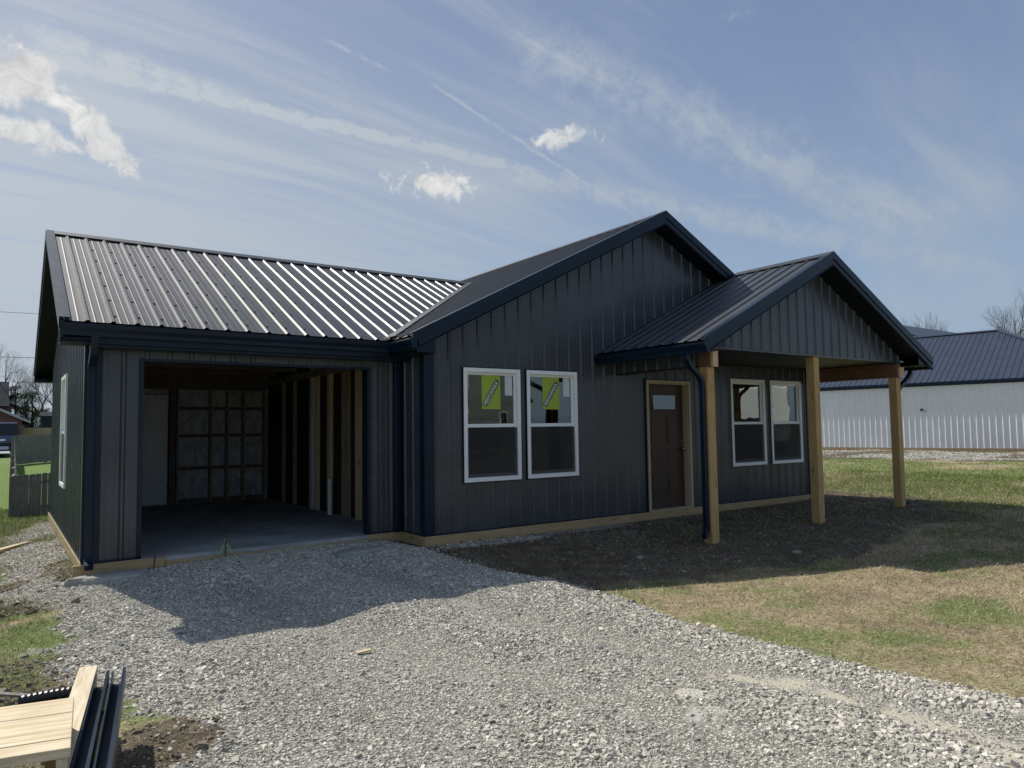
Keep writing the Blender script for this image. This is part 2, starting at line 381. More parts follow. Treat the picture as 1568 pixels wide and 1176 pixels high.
def m_dirt(x, y):
    """bare soil around the house"""
    n = fbm(x, y, .9, 4)-.5
    d = hdist(x, y)
    lim = np.interp(x, [-5, -4, 0, 1, 4, 8, 10, 11], [.7, .9, 2.6, 2.75, 3.2, 2.9, 1.6, 1.2])
    a = ss(.35, -.35, d-lim+n*1.6)
    s_ = (x-WB_P[0])*WB_N[0]+(y-WB_P[1])*WB_N[1]
    a = np.maximum(a, ss(8.8, 7.0, s_+n*5))
    a = np.maximum(a, .55*ss(.9, .2, np.abs(x+4.2)+n*1.2)*ss(-1.2, -2, y)*ss(-9, -6, y))
    a = np.maximum(a, ss(.42, .15, np.hypot((x+3.68)/1.1, (y+3.85)*.75)+n*.5))
    return np.clip(a, 0, 1)
def m_green(x, y):
    n = fbm(x+3, y, .45, 4); n2 = fbm(x, y+70, 1.7, 3)
    n3 = fbm(x+9, y+2, 7., 3)
    right = .9*ss(.45, .64, n*.52+n2*.36+n3*.17)+.75*ss(8.5, 12, x)*ss(-5, -1, y)*ss(.3, .5, n)+.3*ss(10, 16, x)
    dry = ss(.58, .72, fbm(x+11, y+5, .35, 3))*.7
    r = np.minimum(right, .62)-dry*ss(3, 6, x)
    l = ss(-3, -4, x)*(ss(1.0, 3.2, y)*1.2+.85*ss(.40, .58, n2)+.6*ss(-.5, .8, y)*ss(-4.1, -4.4, x))
    l = np.where(y > 7.5, .8+.4*n2, l)
    return np.clip(np.where((x < -2.5) | ((y > 7.5) & (x < 14)), l, r), 0, 1)
def m_sand(x, y):
    """pale crusher-dust patches in the stone"""
    n = (fbm(x, y, 2.4, 4)-.5)*.7
    def seg(ax, ay, bx, by, w):
        t_ = np.clip(((x-ax)*(bx-ax)+(y-ay)*(by-ay))/((bx-ax)**2+(by-ay)**2), 0, 1)
        return ss(w, w*.35, np.hypot(x-ax-t_*(bx-ax), y-ay-t_*(by-ay))+n*w*1.6)
    s1 = np.maximum(seg(-.55, -5.02, -.28, -5.36, .14), seg(-.98, -5.10, -.90, -5.24, .09))
    s1 = np.maximum(s1, seg(-.27, -5.5, -.33, -6.0, .10)); s1 = np.maximum(s1, seg(-.33, -6.0, -.34, -6.7, .20)); s1 = np.maximum(s1, seg(-.34, -6.7, -.1, -8, .3))
    s1 = np.maximum(s1, .8*seg(-1.1, -5.36, -1.2, -5.5, .15))
    s1 = s1*(.35+.65*ss(.36, .60, fbm(x+3, y, 6., 3)))
    return np.maximum(s1, .22*ss(.56, .70, fbm(x+31, y+8, .9, 3))*ss(.2, -.6, x)*ss(-3.4, -2.6, x)*ss(-1.2, -2.4, y))

def m_fine(x, y):
    """compacted wheel tracks with more fines"""
    n = fbm(x+60, y, 1.2, 4)-.5; w = .32
    xa = np.interp(y, [-8, -5, -2, 0], [-1.2, -1.35, -2.2, -2.6]); xb = np.interp(y, [-8, -5, -2, 0], [.2, -.35, -.85, -1.1])
    return np.maximum(ss(w, w*.3, np.abs(x-xa)+n*.5), ss(w, w*.3, np.abs(x-xb)+n*.5))*ss(.2, -1, y)

# ------------------------------------------------------------------ ground sheet
def axis_vals(lo, hi, f0, f1, step, grow=1.16):
    a = list(np.arange(f0, f1, step)); s_ = step; v = f0
    L = []
    while v > lo: s_ *= grow; v -= s_; L.append(v)
    s_ = step; v = a[-1]; Rr = []
    while v < hi: s_ *= grow; v += s_; Rr.append(v)
    return np.array(L[::-1]+a+Rr)
gx = axis_vals(-900, 900, -5.2, 11., .05, 1.09); gy = axis_vals(-900, 900, -7.8, 3., .05, 1.07)
X, Y = np.meshgrid(gx, gy); Z = gz(X, Y)
nx, ny = len(gx), len(gy)
me = bpy.data.meshes.new('ground'); co = np.stack([X.ravel(), Y.ravel(), Z.ravel()], 1)
idx = np.arange(nx*ny).reshape(ny, nx); fc = np.stack([idx[:-1, :-1], idx[:-1, 1:], idx[1:, 1:], idx[1:, :-1]], -1).reshape(-1, 4)
def np_mesh(me, co, fc, k, smooth):
    me.vertices.add(len(co)); me.vertices.foreach_set('co', co.astype(np.float32).ravel())
    me.loops.add(fc.size); me.loops.foreach_set('vertex_index', fc.astype(np.int32).ravel())
    me.polygons.add(len(fc)); me.polygons.foreach_set('loop_start', np.arange(0, fc.size, k, dtype=np.int32))
    me.polygons.foreach_set('loop_total', np.full(len(fc), k, dtype=np.int32))
    me.polygons.foreach_set('use_smooth', np.full(len(fc), smooth, dtype=bool)); me.update(calc_edges=True)
np_mesh(me, co, fc, 4, True)
at = me.color_attributes.new('mask', 'FLOAT_COLOR', 'POINT')
mk = np.stack([m_gravel(X, Y).ravel(), m_dirt(X, Y).ravel(), m_green(X, Y).ravel(), np.maximum(m_sand(X, Y), .16*m_fine(X, Y)).ravel()], 1)
at.data.foreach_set('color', mk.astype(np.float32).ravel())
ground = bpy.data.objects.new('ground', me); COL.objects.link(ground); tag(ground, kind='structure')
def mk_ground():
    mt, t, b = principled('ground_mat', (.3, .3, .3), .95, spec=.15)
    a = t.new('ShaderNodeAttribute', attribute_name='mask'); s3 = t.new('ShaderNodeSeparateColor'); t.put(s3.inputs[0], a.outputs['Color'])
    G, Dm, Gr, Sa = s3.outputs[0], s3.outputs[1], s3.outputs[2], a.outputs['Alpha']
    co = t.new('ShaderNodeNewGeometry').outputs['Position']
    def vor(sc):
        v = t.new('ShaderNodeTexVoronoi'); t.put(v.inputs['Vector'], co); v.inputs['Scale'].default_value = sc; return v
    v1, v2 = vor(46), vor(95)
    sc = t.new('ShaderNodeSeparateColor'); t.put(sc.inputs[0], v1.outputs['Color'])
    gcol = t.ramp(sc.outputs[0], [(0, (.22, .21, .185)), (.45, (.42, .40, .35)), (.8, (.56, .535, .47)), (1, (.70, .67, .60))])
    gcol = t.mix(t.sstep(v1.outputs['Distance'], .30, .62), gcol, (.19, .18, .155))
    big = t.noise(co, 1.1, 5, .6); gcol = t.mix(t.m('MULTIPLY', t.sstep(big, .5, .75), .45), gcol, (.48, .47, .43))
    sn = t.noise(co, 60, 4, .7)
    sand = t.mix(t.sstep(big, .4, .6), t.mix(sn, (.44, .43, .40), (.58, .57, .53)), t.mix(sn, (.44, .41, .32), (.66, .61, .48))); gcol = t.mix(t.m('MULTIPLY', t.sstep(t.m('ADD', Sa, t.m('MULTIPLY', t.m('SUBTRACT', sn, .5), .35)), .12, .75), .96), gcol, sand)
    n1 = t.noise(co, 38, 5, .7); n2 = t.noise(co, 4.5, 5, .65); n3 = t.noise(co, 110, 3, .6)
    dcol = t.mix(t.sstep(n2, .3, .7), (.055, .043, .031), (.15, .118, .085)); dcol = t.mix(t.m('MULTIPLY', t.sstep(n1, .5, .72), .5), dcol, (.21, .175, .13))
    dcol = t.mix(t.m('MULTIPLY', t.sstep(n3, .66, .74), .5), dcol, (.34, .32, .28))
    brn = t.noise(co, 1.6, 5, .65)
    straw = t.mix(t.sstep(n1, .3, .7), (.18, .14, .085), (.50, .415, .27)); straw = t.mix(t.m('MULTIPLY', t.sstep(brn, .48, .66), .6), straw, (.16, .12, .085))
    grn = t.mix(t.sstep(n1, .3, .7), (.05, .11, .018), (.16, .27, .058)); grn = t.mix(t.m('MULTIPLY', t.sstep(n2, .5, .7), .5), grn, (.27, .25, .12))
    base = t.mix(t.m('MULTIPLY', Gr, .95), straw, grn); base = t.mix(t.m('MULTIPLY', t.sstep(t.m('ADD', Dm, t.m('MULTIPLY', t.m('SUBTRACT', n2, .5), .5)), .3, .7), .93), base, dcol)
    t.put(b.inputs['Base Color'], t.mix(t.sstep(G, .3, .6), base, gcol))
    hgt = t.m('ADD', t.m('MULTIPLY', t.m('SUBTRACT', 1, v1.outputs['Distance']), .7), t.m('MULTIPLY', t.m('SUBTRACT', 1, v2.outputs['Distance']), .3))
    hh = t.mix(t.sstep(G, .3, .6), n1, t.mix(t.sstep(Sa, .15, .5), hgt, sn))
    t.put(b.inputs['Normal'], t.bump(hh, .9, .018)); return mt
me.materials.append(mk_ground())

# ---- helpers for stuff meshes
def tone_mat(name, stops, rough=.9, spec=.2, attr='tone'):
    mt, t, b = principled(name, (.3, .3, .3), rough, spec=spec)
    a = t.new('ShaderNodeAttribute', attribute_name=attr); c = t.ramp(a.outputs['Fac'], stops)
    co = t.new('ShaderNodeNewGeometry').outputs['Position']; n = t.noise(co, 90, 3, .6)
    c2 = t.mix(t.sstep(n, .3, .75), c, (.46, .44, .38)); mx = t.mix(.25, c, c2); t.put(b.inputs['Base Color'], mx); return mt
M['stone'] = tone_mat('crushed_stone', [(0, (.12, .118, .112)), (.3, (.31, .295, .255)), (.6, (.52, .49, .42)), (.85, (.69, .65, .565)), (.95, (.83, .80, .70)), (1, (.64, .54, .40))])
def stones(name, pts, size, label, sink=.25, parent=None):
    """one mesh of angular stones; pts (n,2), size (n,)"""
    n = len(pts); cube = np.array([(x, y, z) for z in (-1, 1) for y in (-1, 1) for x in (-1, 1)], float)*.5
    fq = np.array([(0, 2, 3, 1), (4, 5, 7, 6), (0, 1, 5, 4), (2, 6, 7, 3), (0, 4, 6, 2), (1, 3, 7, 5)])
    tri = np.concatenate([fq[:, [0, 1, 2]], fq[:, [0, 2, 3]]])
    v = cube[None]+RNG.normal(0, .13, (n, 8, 3)); v[:, 4:, :2] *= RNG.uniform(.5, .9, (n, 1, 2))
    v *= np.stack([np.ones(n), RNG.uniform(.55, .95, n), RNG.uniform(.32, .62, n)], 1)[:, None, :]
    v *= size[:, None, None]
    a = RNG.uniform(0, 2*np.pi, n); tx = RNG.normal(0, .26, n); ty = RNG.normal(0, .26, n)
    ca, sa = np.cos(a), np.sin(a)
    x_, y_, z_ = v[..., 0].copy(), v[..., 1].copy(), v[..., 2].copy()
    y2 = y_*np.cos(tx)[:, None]-z_*np.sin(tx)[:, None]; z2 = y_*np.sin(tx)[:, None]+z_*np.cos(tx)[:, None]
    x3 = x_*np.cos(ty)[:, None]+z2*np.sin(ty)[:, None]; z3 = -x_*np.sin(ty)[:, None]+z2*np.cos(ty)[:, None]
    X_ = x3*ca[:, None]-y2*sa[:, None]; Y_ = x3*sa[:, None]+y2*ca[:, None]
    gzv = gz(pts[:, 0], pts[:, 1])
    V_ = np.stack([X_+pts[:, 0:1], Y_+pts[:, 1:2], z3+(gzv+size*(.3-sink))[:, None]], -1).reshape(-1, 3)
    F_ = (tri[None]+(np.arange(n)*8)[:, None, None]).reshape(-1, 3)
    me = bpy.data.meshes.new(name); np_mesh(me, V_, F_, 3, False)
    tn = np.repeat(np.clip(RNG.beta(2.2, 2.4, n), 0, 1), 8); me.attributes.new('tone', 'FLOAT', 'POINT').data.foreach_set('value', tn.astype(np.float32))
    me.materials.append(M['stone']); o = bpy.data.objects.new(name, me); COL.objects.link(o); o.parent = parent
    return tag(o, label, 'gravel', kind='stuff')
def frustum_ok(p, margin=.25):
    d = np.stack([p[:, 0]-CAMP.x, p[:, 1]-CAMP.y], 1); z = d[:, 0]*fw.x+d[:, 1]*fw.y; s_ = d[:, 0]*rt0.x+d[:, 1]*rt0.y
    return (z > .8) & (np.abs(s_) < z*(.711+margin)+.3)
def scatter(n, x0, x1, y0, y1, dens, pw=0.):
    p = np.stack([RNG.uniform(x0, x1, n), RNG.uniform(y0, y1, n)], 1)
    k = RNG.random(n) < dens(p[:, 0], p[:, 1]); p = p[k]; p = p[frustum_ok(p)]; p = p[hdist(p[:, 0], p[:, 1]) > .05]
    if pw:
        r = np.hypot(p[:, 0]-CAMP.x, p[:, 1]-CAMP.y); p = p[RNG.random(len(p)) < np.minimum(1, (6/np.maximum(r, 1))**pw)]
    return p
SC = 1.0
p1 = np.concatenate([scatter(n_, *bx_, lambda x, y: m_gravel(x, y)**1.5*(1-.90*m_sand(x, y)**.8)*(1-.40*m_fine(x, y))) for n_, bx_ in ((330000, (-4.8, 1.6, -7.4, .7)), (40000, (-4.8, 3.2, -9, -7.4)), (40000, (-4.8, -3.6, .7, 7)))])
coarse = ss(.45, .62, fbm(p1[:, 0], p1[:, 1], .8, 3))*.55+ss(-.75, .1, p1[:, 0]-(-.0))*ss(-1, -3, p1[:, 1])*.75+ss(-5.0, -6.4, p1[:, 1])*.4
sz = np.exp(RNG.normal(math.log(.0100), .46, len(p1)))*(1+.72*np.clip(coarse, 0, 1.2)*(1-.8*m_fine(p1[:, 0], p1[:, 1])))*(1-.2*m_fine(p1[:, 0], p1[:, 1])); sz = np.clip(sz, .0045, .043)
stones('gravel', p1, sz, 'crushed grey limestone gravel covering the driveway in front of the open garage')
p2 = scatter(60000, -5.5, 12, -8, 3, lambda x, y: (.05+.16*(x < -3.3))*(1-m_gravel(x, y))*m_dirt(x, y)*ss(.4, .7, fbm(x, y, 1.3)+.15*(x < -3.3))+.5*ss(.02, .3, m_gravel(x, y))*(1-m_gravel(x, y)))
s_ = np.exp(RNG.normal(math.log(.016), .45, len(p2))); pm = scatter(90000, 16, 30, -6, 24, lambda x, y: m_gravel(x, y)); 
p2 = np.concatenate([p2, pm]); s_ = np.concatenate([s_, np.exp(RNG.normal(math.log(.026), .5, len(pm)))])
stones('loose_stones', p2, np.clip(s_, .006, .12), 'loose grey stones scattered over the bare soil around the house')

M['clod'] = tone_mat('soil_clod', [(0, (.06, .046, .034)), (.5, (.13, .10, .073)), (.85, (.21, .17, .125)), (1, (.38, .35, .29))])
pc_ = np.concatenate([scatter(70000, -.6, 12, -4.5, 1.5, lambda x, y: ss(.3, .7, m_dirt(x, y))*(1-m_gravel(x, y))*ss(.3, .65, fbm(x, y+5, 1.8, 3))), scatter(17000, -5, -3, -6.5, 3, lambda x, y: ss(.25, .6, m_dirt(x, y))*(1-m_gravel(x, y)))])
o_ = stones('soil_clods', pc_, np.clip(np.exp(RNG.normal(math.log(.016), .55, len(pc_))), .006, .07), 'crumbly brown clods of bare soil around the porch and the timber bench')
o_['category'] = 'soil'; o_.data.materials.clear(); o_.data.materials.append(M['clod'])
def blades(name, pts, L, wd, lean, mt, label, cat, tone):
    n = len(pts); a = RNG.uniform(0, 2*np.pi, n); el = np.clip(RNG.normal(lean, .28, n), .03, 1.5)
    dx, dy = np.cos(a)*np.cos(el), np.sin(a)*np.cos(el); dz_ = np.sin(el)
    b = a+np.pi/2+RNG.normal(0, .4, n); g0 = gz(pts[:, 0], pts[:, 1])+.002
    P = np.stack([pts[:, 0], pts[:, 1], g0], 1); dd = np.stack([dx, dy, dz_], 1)*L[:, None]; w_ = np.stack([np.cos(b), np.sin(b), np.zeros(n)], 1)*(wd/2)[:, None]
    mid = P+dd*.55; tip = P+dd*np.array([1, 1, .78])
    V_ = np.stack([P-w_, P+w_, mid+w_*.75, mid-w_*.75, tip], 1).reshape(-1, 3)
    i = (np.arange(n)*5)[:, None]; F_ = np.concatenate([i+np.array([0, 1, 2]), i+np.array([0, 2, 3]), i+np.array([3, 2, 4])])
    me = bpy.data.meshes.new(name); np_mesh(me, V_, F_, 3, False)
    me.attributes.new('tone', 'FLOAT', 'POINT').data.foreach_set('value', np.repeat(tone, 5).astype(np.float32))
    me.materials.append(mt); o = bpy.data.objects.new(name, me); COL.objects.link(o); return tag(o, label, cat, kind='stuff')
def leaf_mat(name, stops):
    mt, t, b = principled(name, (.1, .2, .05), .7, spec=.25); a = t.new('ShaderNodeAttribute', attribute_name='tone'); c = t.ramp(a.outputs['Fac'], stops)
    t.put(b.inputs['Base Color'], c); tl = t.new('ShaderNodeBsdfTranslucent'); t.put(tl.inputs[0], c); mx = t.new('ShaderNodeMixShader'); mx.inputs[0].default_value = .35
    o = t.n['Material Output']; t.l.new(b.outputs[0], mx.inputs[1]); t.l.new(tl.outputs[0], mx.inputs[2]); t.l.new(mx.outputs[0], o.inputs[0]); return mt
M['grass'] = leaf_mat('green_grass', [(0, (.055, .095, .02)), (.5, (.145, .20, .05)), (1, (.34, .36, .14))])
M['straw'] = leaf_mat('dry_grass', [(0, (.11, .08, .05)), (.35, (.30, .24, .15)), (.7, (.56, .475, .32)), (1, (.78, .71, .54))])
nogr = lambda x, y: (1-m_gravel(x, y)**.5)
def bare(x, y): return 1-.88*ss(.25, .75, m_dirt(x, y))*(1-.5*ss(.52, .68, fbm(x, y+33, 1.1, 3)))
q = scatter(420000, -1, 14, -9, 2.5, lambda x, y: nogr(x, y)*bare(x, y)*(1-.6*m_green(x, y))*.95, .5)
q2 = scatter(90000, -5.6, -3, -7, 6, lambda x, y: nogr(x, y)*(.5+.5*bare(x, y))*(1-.5*m_green(x, y)))
q = np.concatenate([q, q2]); r = np.hypot(q[:, 0]-CAMP.x, q[:, 1]-CAMP.y); k = np.clip(r/7, .7, 2)
blades('dry_grass', q, RNG.uniform(.025, .075, len(q))*k**.5, RNG.uniform(.0022, .0055, len(q))*k, .28, M['straw'],
       'dry tan grass and straw litter on the lawn right of the driveway', 'dry grass', np.clip(RNG.beta(1.7, 1.7, len(q))+.5*(fbm(q[:, 0], q[:, 1], 1.6, 4)-.5)*1.6, 0, 1))
q = scatter(360000, -1, 15, -9, 3, lambda x, y: nogr(x, y)*bare(x, y)*(.16+m_green(x, y)), .5)
q2 = scatter(170000, -6, -3.0, -7, 11, lambda x, y: nogr(x, y)*(.12+m_green(x, y))*(1-.4*ss(.3, .7, m_dirt(x, y)))*ss(-.5, .5, .2+m_green(x, y)))
q3 = scatter(200000, 9, 27, -8, 16, lambda x, y: nogr(x, y)*(.15+m_green(x, y))*(x > 9)*(1-ss(.3, .7, m_dirt(x, y))), .3)
q = np.concatenate([q, q2, q3]); r = np.hypot(q[:, 0]-CAMP.x, q[:, 1]-CAMP.y); k = np.clip(r/7, .7, 3)
blades('green_grass', q, RNG.gamma(4, .0115, len(q))*k**.5, RNG.uniform(.002, .004, len(q))*k, .75, M['grass'],
       'short green grass growing in patches on the lawn around the house', 'grass', RNG.beta(2, 2.2, len(q)))

# ------------------------------------------------------------------ THE HOUSE
SL = .4985
AX, AZ, AY = 4.224, 4.775, -.312          # main ridge, rake plane
MEX, MEX2 = -.334, 8.79                     # main eaves
mz = lambda x: AZ-SL*abs(x-AX)
GY, GX, SD = .679, -3.676, 7.0
RX, RYg, RZ, EY, EZ = -3.956, 3.821, 4.218, .29, 2.495
SG = (RZ-EZ)/(RYg-EY); REY = 2*RYg-EY
PX0, PXM, PX1, PY, PZT, PZG = 3.375, 5.894, 8.401, -1.749, 2.147, 2.422
PAX, PAY, PAZ, PEX, PEX2 = 5.958, -2.106, 3.956, 2.93, 8.985
SPc = (PAZ-2.452)/(PAX-PEX)
pz = lambda x: PAZ-SPc*abs(x-PAX)
XR, MY1 = 8.453, 12.
house = empty('house', (0, 0, 0), 'dark charcoal metal sided house with open garage bay and gabled porch on timber posts', 'house')
def hp(mb, name, mt=None, bevel=0, label=None, smooth=False, parent=None):
    o = mb.build(name, mt, parent or house, bevel, smooth)
    if label: o['label'] = label
    return o
Xv, Yv, Zv = Vector((1, 0, 0)), Vector((0, 1, 0)), Vector((0, 0, 1))
TH = .02
# --- front gable wall
WINS = [(.562, 1.489, .643, 2.164), (1.601, 2.527, .643, 2.164), (6.071, 7.044, .625, 2.171), (7.209, 8.181, .625, 2.171)]
DOOR = (3.963, 4.998, 0.0, 2.09)
holes = sorted(WINS+[DOOR])
mb = MB(); topf = lambda u: mz(u)-.06
wall_with_holes(mb, (0, 0, 0), Xv, Zv, -Yv, .0, XR, 0., topf, holes, .13, (AX,)); hp(mb, 'wall', M['wall'])
mb = MB()   # left return wall between garage front and gable front
panel(mb, (0, 0, 0), Yv, Zv, -Xv, .0, GY, 0., 2.45, .105); hp(mb, 'wall', M['wall'])
mb = MB(); panel(mb, (XR, 0, 0), Yv, Zv, Xv, 0, MY1, -.02, 2.6, .1); hp(mb, 'wall', M['wall'])
mb = MB(); panel(mb, (0, MY1, 0), Xv, Zv, Yv, 0, XR, -.02, topf, .1, (AX,)); hp(mb, 'wall', M['wall'])
mb = MB(); panel(mb, (0, SD, 0), Yv, Zv, -Xv, 0, MY1-SD, -.02, 2.6, .1); hp(mb, 'wall', M['wall'])
# --- garage walls
GO = (-3.141, -.50, -.011, 2.144)
mb = MB(); wall_with_holes(mb, (0, GY, 0), Xv, Zv, -Yv, GX, 0., 0., 2.40, [GO], -2.88+.0, ()); hp(mb, 'wall', M['wall'])
SWIN = (3.386, 4.323, .619, 2.185)
mb = MB(); wall_with_holes(mb, (GX, 0, 0), Yv, Zv, -Xv, GY, SD, 0., lambda u: RZ-SG*abs(u-RYg)-.05, [SWIN], .72, (RYg,)); hp(mb, 'wall', M['wall'])
mb = MB(); panel(mb, (0, SD, 0), Xv, Zv, Yv, GX, 0, 0., 2.5, .1); hp(mb, 'wall', M['wall'])
# inner structure keeping rooms closed: floor, partitions, ceiling
mb = MB(); mb.box(.02, XR-.03, .02, MY1-.02, -.25, -.005); hp(mb, 'floor', M['slab'])
mb = MB(); mb.box(.03, XR-.03, 4.2, 4.3, 0, 2.5); mb.box(3.0, 3.1, .13, 4.2, 0, 2.5); hp(mb, 'partition', M['doorw'])
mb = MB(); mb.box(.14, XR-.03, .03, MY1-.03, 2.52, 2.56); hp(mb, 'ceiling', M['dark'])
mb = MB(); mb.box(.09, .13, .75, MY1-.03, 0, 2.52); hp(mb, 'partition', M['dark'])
# --- roofs
L0 = math.hypot(1, SL)
def slope_panel(mb, side, y0, y1, ph):
    """main roof half: side -1 left, +1 right; ribs run down the slope, spaced along Y"""
    ex = MEX if side < 0 else MEX2
    O = Vector((AX, 0, AZ)); V_ = Vector((side, 0, -SL)).normalized(); N_ = Vector((side*SL, 0, 1)).normalized()
    full = abs(ex-AX)*L0
    def vend(y):
        if side > 0 or y <= EY: return full
        zz = RZ-SG*abs(y-RYg)
        if y > REY: return full
        xv = MEX+(zz-mz(MEX))/SL
        return min(full, max(0, (AX-xv))*L0)+.0
    panel(mb, O, Yv, V_, N_, y0, y1, .0, vend, ph, (EY, RYg, REY))
mb = MB(); slope_panel(mb, -1, AY, MY1+.3, -.20); hp(mb, 'roof', M['roof'])
mb = MB(); slope_panel(mb, 1, AY, MY1+.3, -.20); hp(mb, 'roof', M['roof'])
LG = math.hypot(1, SG)
def gar_panel(mb, side):
    O = Vector((0, RYg, RZ)); V_ = Vector((0, side, -SG)).normalized(); N_ = Vector((0, side*SG, 1)).normalized(); full = (RYg-EY)*LG
    def vend(x):
        zz = mz(x)                          # stop at the valley
        if x <= MEX: return full
        return min(full, max(0., (RZ-zz)/SG*LG))
    panel(mb, O, Xv, V_, N_, RX, 3.12, 0, vend, -3.49, (MEX,))
mb = MB(); gar_panel(mb, -1); hp(mb, 'roof', M['roof'])
mb = MB(); gar_panel(mb, 1); hp(mb, 'roof', M['roof'])
LP = math.hypot(1, SPc)
mb = MB()
panel(mb, (PAX, 0, PAZ), Yv, Vector((-1, 0, -SPc)).normalized(), Vector((-SPc, 0, 1)).normalized(), PAY, -.003, 0, (PAX-PEX)*LP, -2.0); hp(mb, 'roof', M['roof'])
mb = MB()
panel(mb, (PAX, 0, PAZ+.012), Yv, Vector((1, 0, -SPc)).normalized(), Vector((SPc, 0, 1)).normalized(), PAY, AY+.02, 0, (PEX2-PAX)*LP, -2.0); hp(mb, 'roof', M['roof'])
# roof decks just below the sheets (underside seen as soffit); slab thickness .03
def deck(mb, pts, th=.03):
    n = Vector((pts[1]-pts[0]).cross(pts[2]-pts[1])).normalized()
    if n.z < 0: n = -n
    top = [p-n*.006 for p in pts]; bot = [p-n*(.006+th) for p in pts]
    k = len(pts); mb.face(top); mb.face(bot)
    for i in range(k): mb.face([top[i], top[(i+1) % k], bot[(i+1) % k], bot[i]])
V3 = Vector
# screws on the garage slope
mb = MB(); N_ = Vector((0, -SG, 1)).normalized()
for k in range(0, 30):
    x = -3.49+k*SP+.0381+ .0
    for j in range(0, 7):
        y = RYg-.2-j*.52
        if x > -.35 and mz(x) > RZ-SG*(RYg-y): continue
        c = Vector((x, y, RZ-SG*(RYg-y)))+N_*.001; mb.tube([c, c+N_*.010], .0125, 6)
    if x > 3: break
hp(mb, 'screw_heads', M['screw'])['kind'] = 'stuff'
# ridge caps
def ridge_cap(p0, p1, half, drop, mt):
    p0, p1 = V3(p0), V3(p1); d = (p1-p0).normalized(); s_ = Vector((-d.y, d.x, 0)); mb = MB()
    for sg in (1, -1):
        a = [p0+Vector((0, 0, .034)), p1+Vector((0, 0, .034)), p1+s_*sg*half+Vector((0, 0, .030-drop)), p0+s_*sg*half+Vector((0, 0, .030-drop))]
        b = [q_-Vector((0, 0, .012)) for q_ in a]; mb.face(a); mb.face(b)
        for i in range(4): mb.face([a[i], a[(i+1) % 4], b[(i+1) % 4], b[i]])
    hp(mb, 'ridge_cap', mt)
ridge_cap((AX, AY-.015, AZ), (AX, MY1+.3, AZ), .15, .15*SL, M['roof'])
ridge_cap((RX-.015, RYg, RZ), (3.08, RYg, RZ), .15, .15*SG, M['roof'])
ridge_cap((PAX, PAY-.015, PAZ+.006), (PAX, -.33, PAZ+.006), .15, .15*SPc, M['roof'])
# valley flashing
mb = MB(); va = V3((MEX, EY, mz(MEX)+.012)); vb_ = V3((3.08, RYg-.02, RZ-.0)); d = (vb_-va).normalized()
mb.face([va+V3((-.10, 0, .006)), va+V3((.03, -.06, .045)), vb_+V3((.03, -.06, .03)), vb_+V3((-.08, 0, .006))]); 
mb.face([va+V3((-.10, 0, .000)), va+V3((.03, -.06, .039)), vb_+V3((.03, -.06, .024)), vb_+V3((-.08, 0, .0))]); hp(mb, 'valley_flashing', M['roof'])

def rake(pa, pe, out, h=.20, name='fascia', mt=None, top=.0, ledge=.05):
    """rake board from apex pa to eave pe; out = outward unit normal; two-step profile with a sheet-metal cap on the roof edge"""
    pa, pe, out = V3(pa), V3(pe), V3(out); z = Zv
    mb = MB()
    def slab(o0, o1, z0, z1):
        c = [pa+out*o0+z*z0, pa+out*o1+z*z0, pa+out*o1+z*z1, pa+out*o0+z*z1]; e = [pe+out*o0+z*z0, pe+out*o1+z*z0, pe+out*o1+z*z1, pe+out*o0+z*z1]
        mb.face(c); mb.face(e)
        for i in range(4): mb.face([c[i], c[(i+1) % 4], e[(i+1) % 4], e[i]])
    slab(-.03, .0, -h, .0); slab(.0, .014, -.085, .031); slab(-.085, .014, .031, .036)
    return hp(mb, name, mt or M['trim'])
def soffit(poly, name='soffit'):
    mb = MB(); a = [V3(p) for p in poly]; b = [p-Zv*.012 for p in a]; mb.face(a); mb.face(b)
    for i in range(len(a)): mb.face([a[i], a[(i+1) % len(a)], b[(i+1) % len(a)], b[i]])
    hp(mb, name, M['soffit'])
HF = .19
rake((AX, AY, AZ), (MEX, AY, mz(MEX)), (0, -1, 0), HF); rake((AX, AY, AZ), (MEX2, AY, mz(MEX2)-.02), (0, -1, 0), HF)
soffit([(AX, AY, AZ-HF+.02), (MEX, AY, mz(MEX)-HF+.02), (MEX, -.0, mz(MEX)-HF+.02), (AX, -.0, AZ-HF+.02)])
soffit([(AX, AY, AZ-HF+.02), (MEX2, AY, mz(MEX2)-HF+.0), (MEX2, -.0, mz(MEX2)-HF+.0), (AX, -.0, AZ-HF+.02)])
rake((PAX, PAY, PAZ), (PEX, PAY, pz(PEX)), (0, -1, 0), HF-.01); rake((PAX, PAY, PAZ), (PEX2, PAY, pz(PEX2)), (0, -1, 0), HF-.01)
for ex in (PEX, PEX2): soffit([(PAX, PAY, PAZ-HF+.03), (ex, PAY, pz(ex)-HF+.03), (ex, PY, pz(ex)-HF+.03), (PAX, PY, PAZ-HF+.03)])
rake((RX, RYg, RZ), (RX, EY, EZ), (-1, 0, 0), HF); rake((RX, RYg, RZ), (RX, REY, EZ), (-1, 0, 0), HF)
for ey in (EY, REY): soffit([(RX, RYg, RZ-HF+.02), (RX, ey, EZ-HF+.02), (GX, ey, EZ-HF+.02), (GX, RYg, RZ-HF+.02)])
# inner (house-side) roof deck to block the sky through eaves
mb = MB(); deck(mb, [V3((MEX+.05, AY+.03, mz(MEX+.05))), V3((AX, AY+.03, AZ)), V3((AX, .0, AZ)), V3((MEX+.05, .0, mz(MEX+.05)))]); hp(mb, 'roof_deck', M['soffit'])
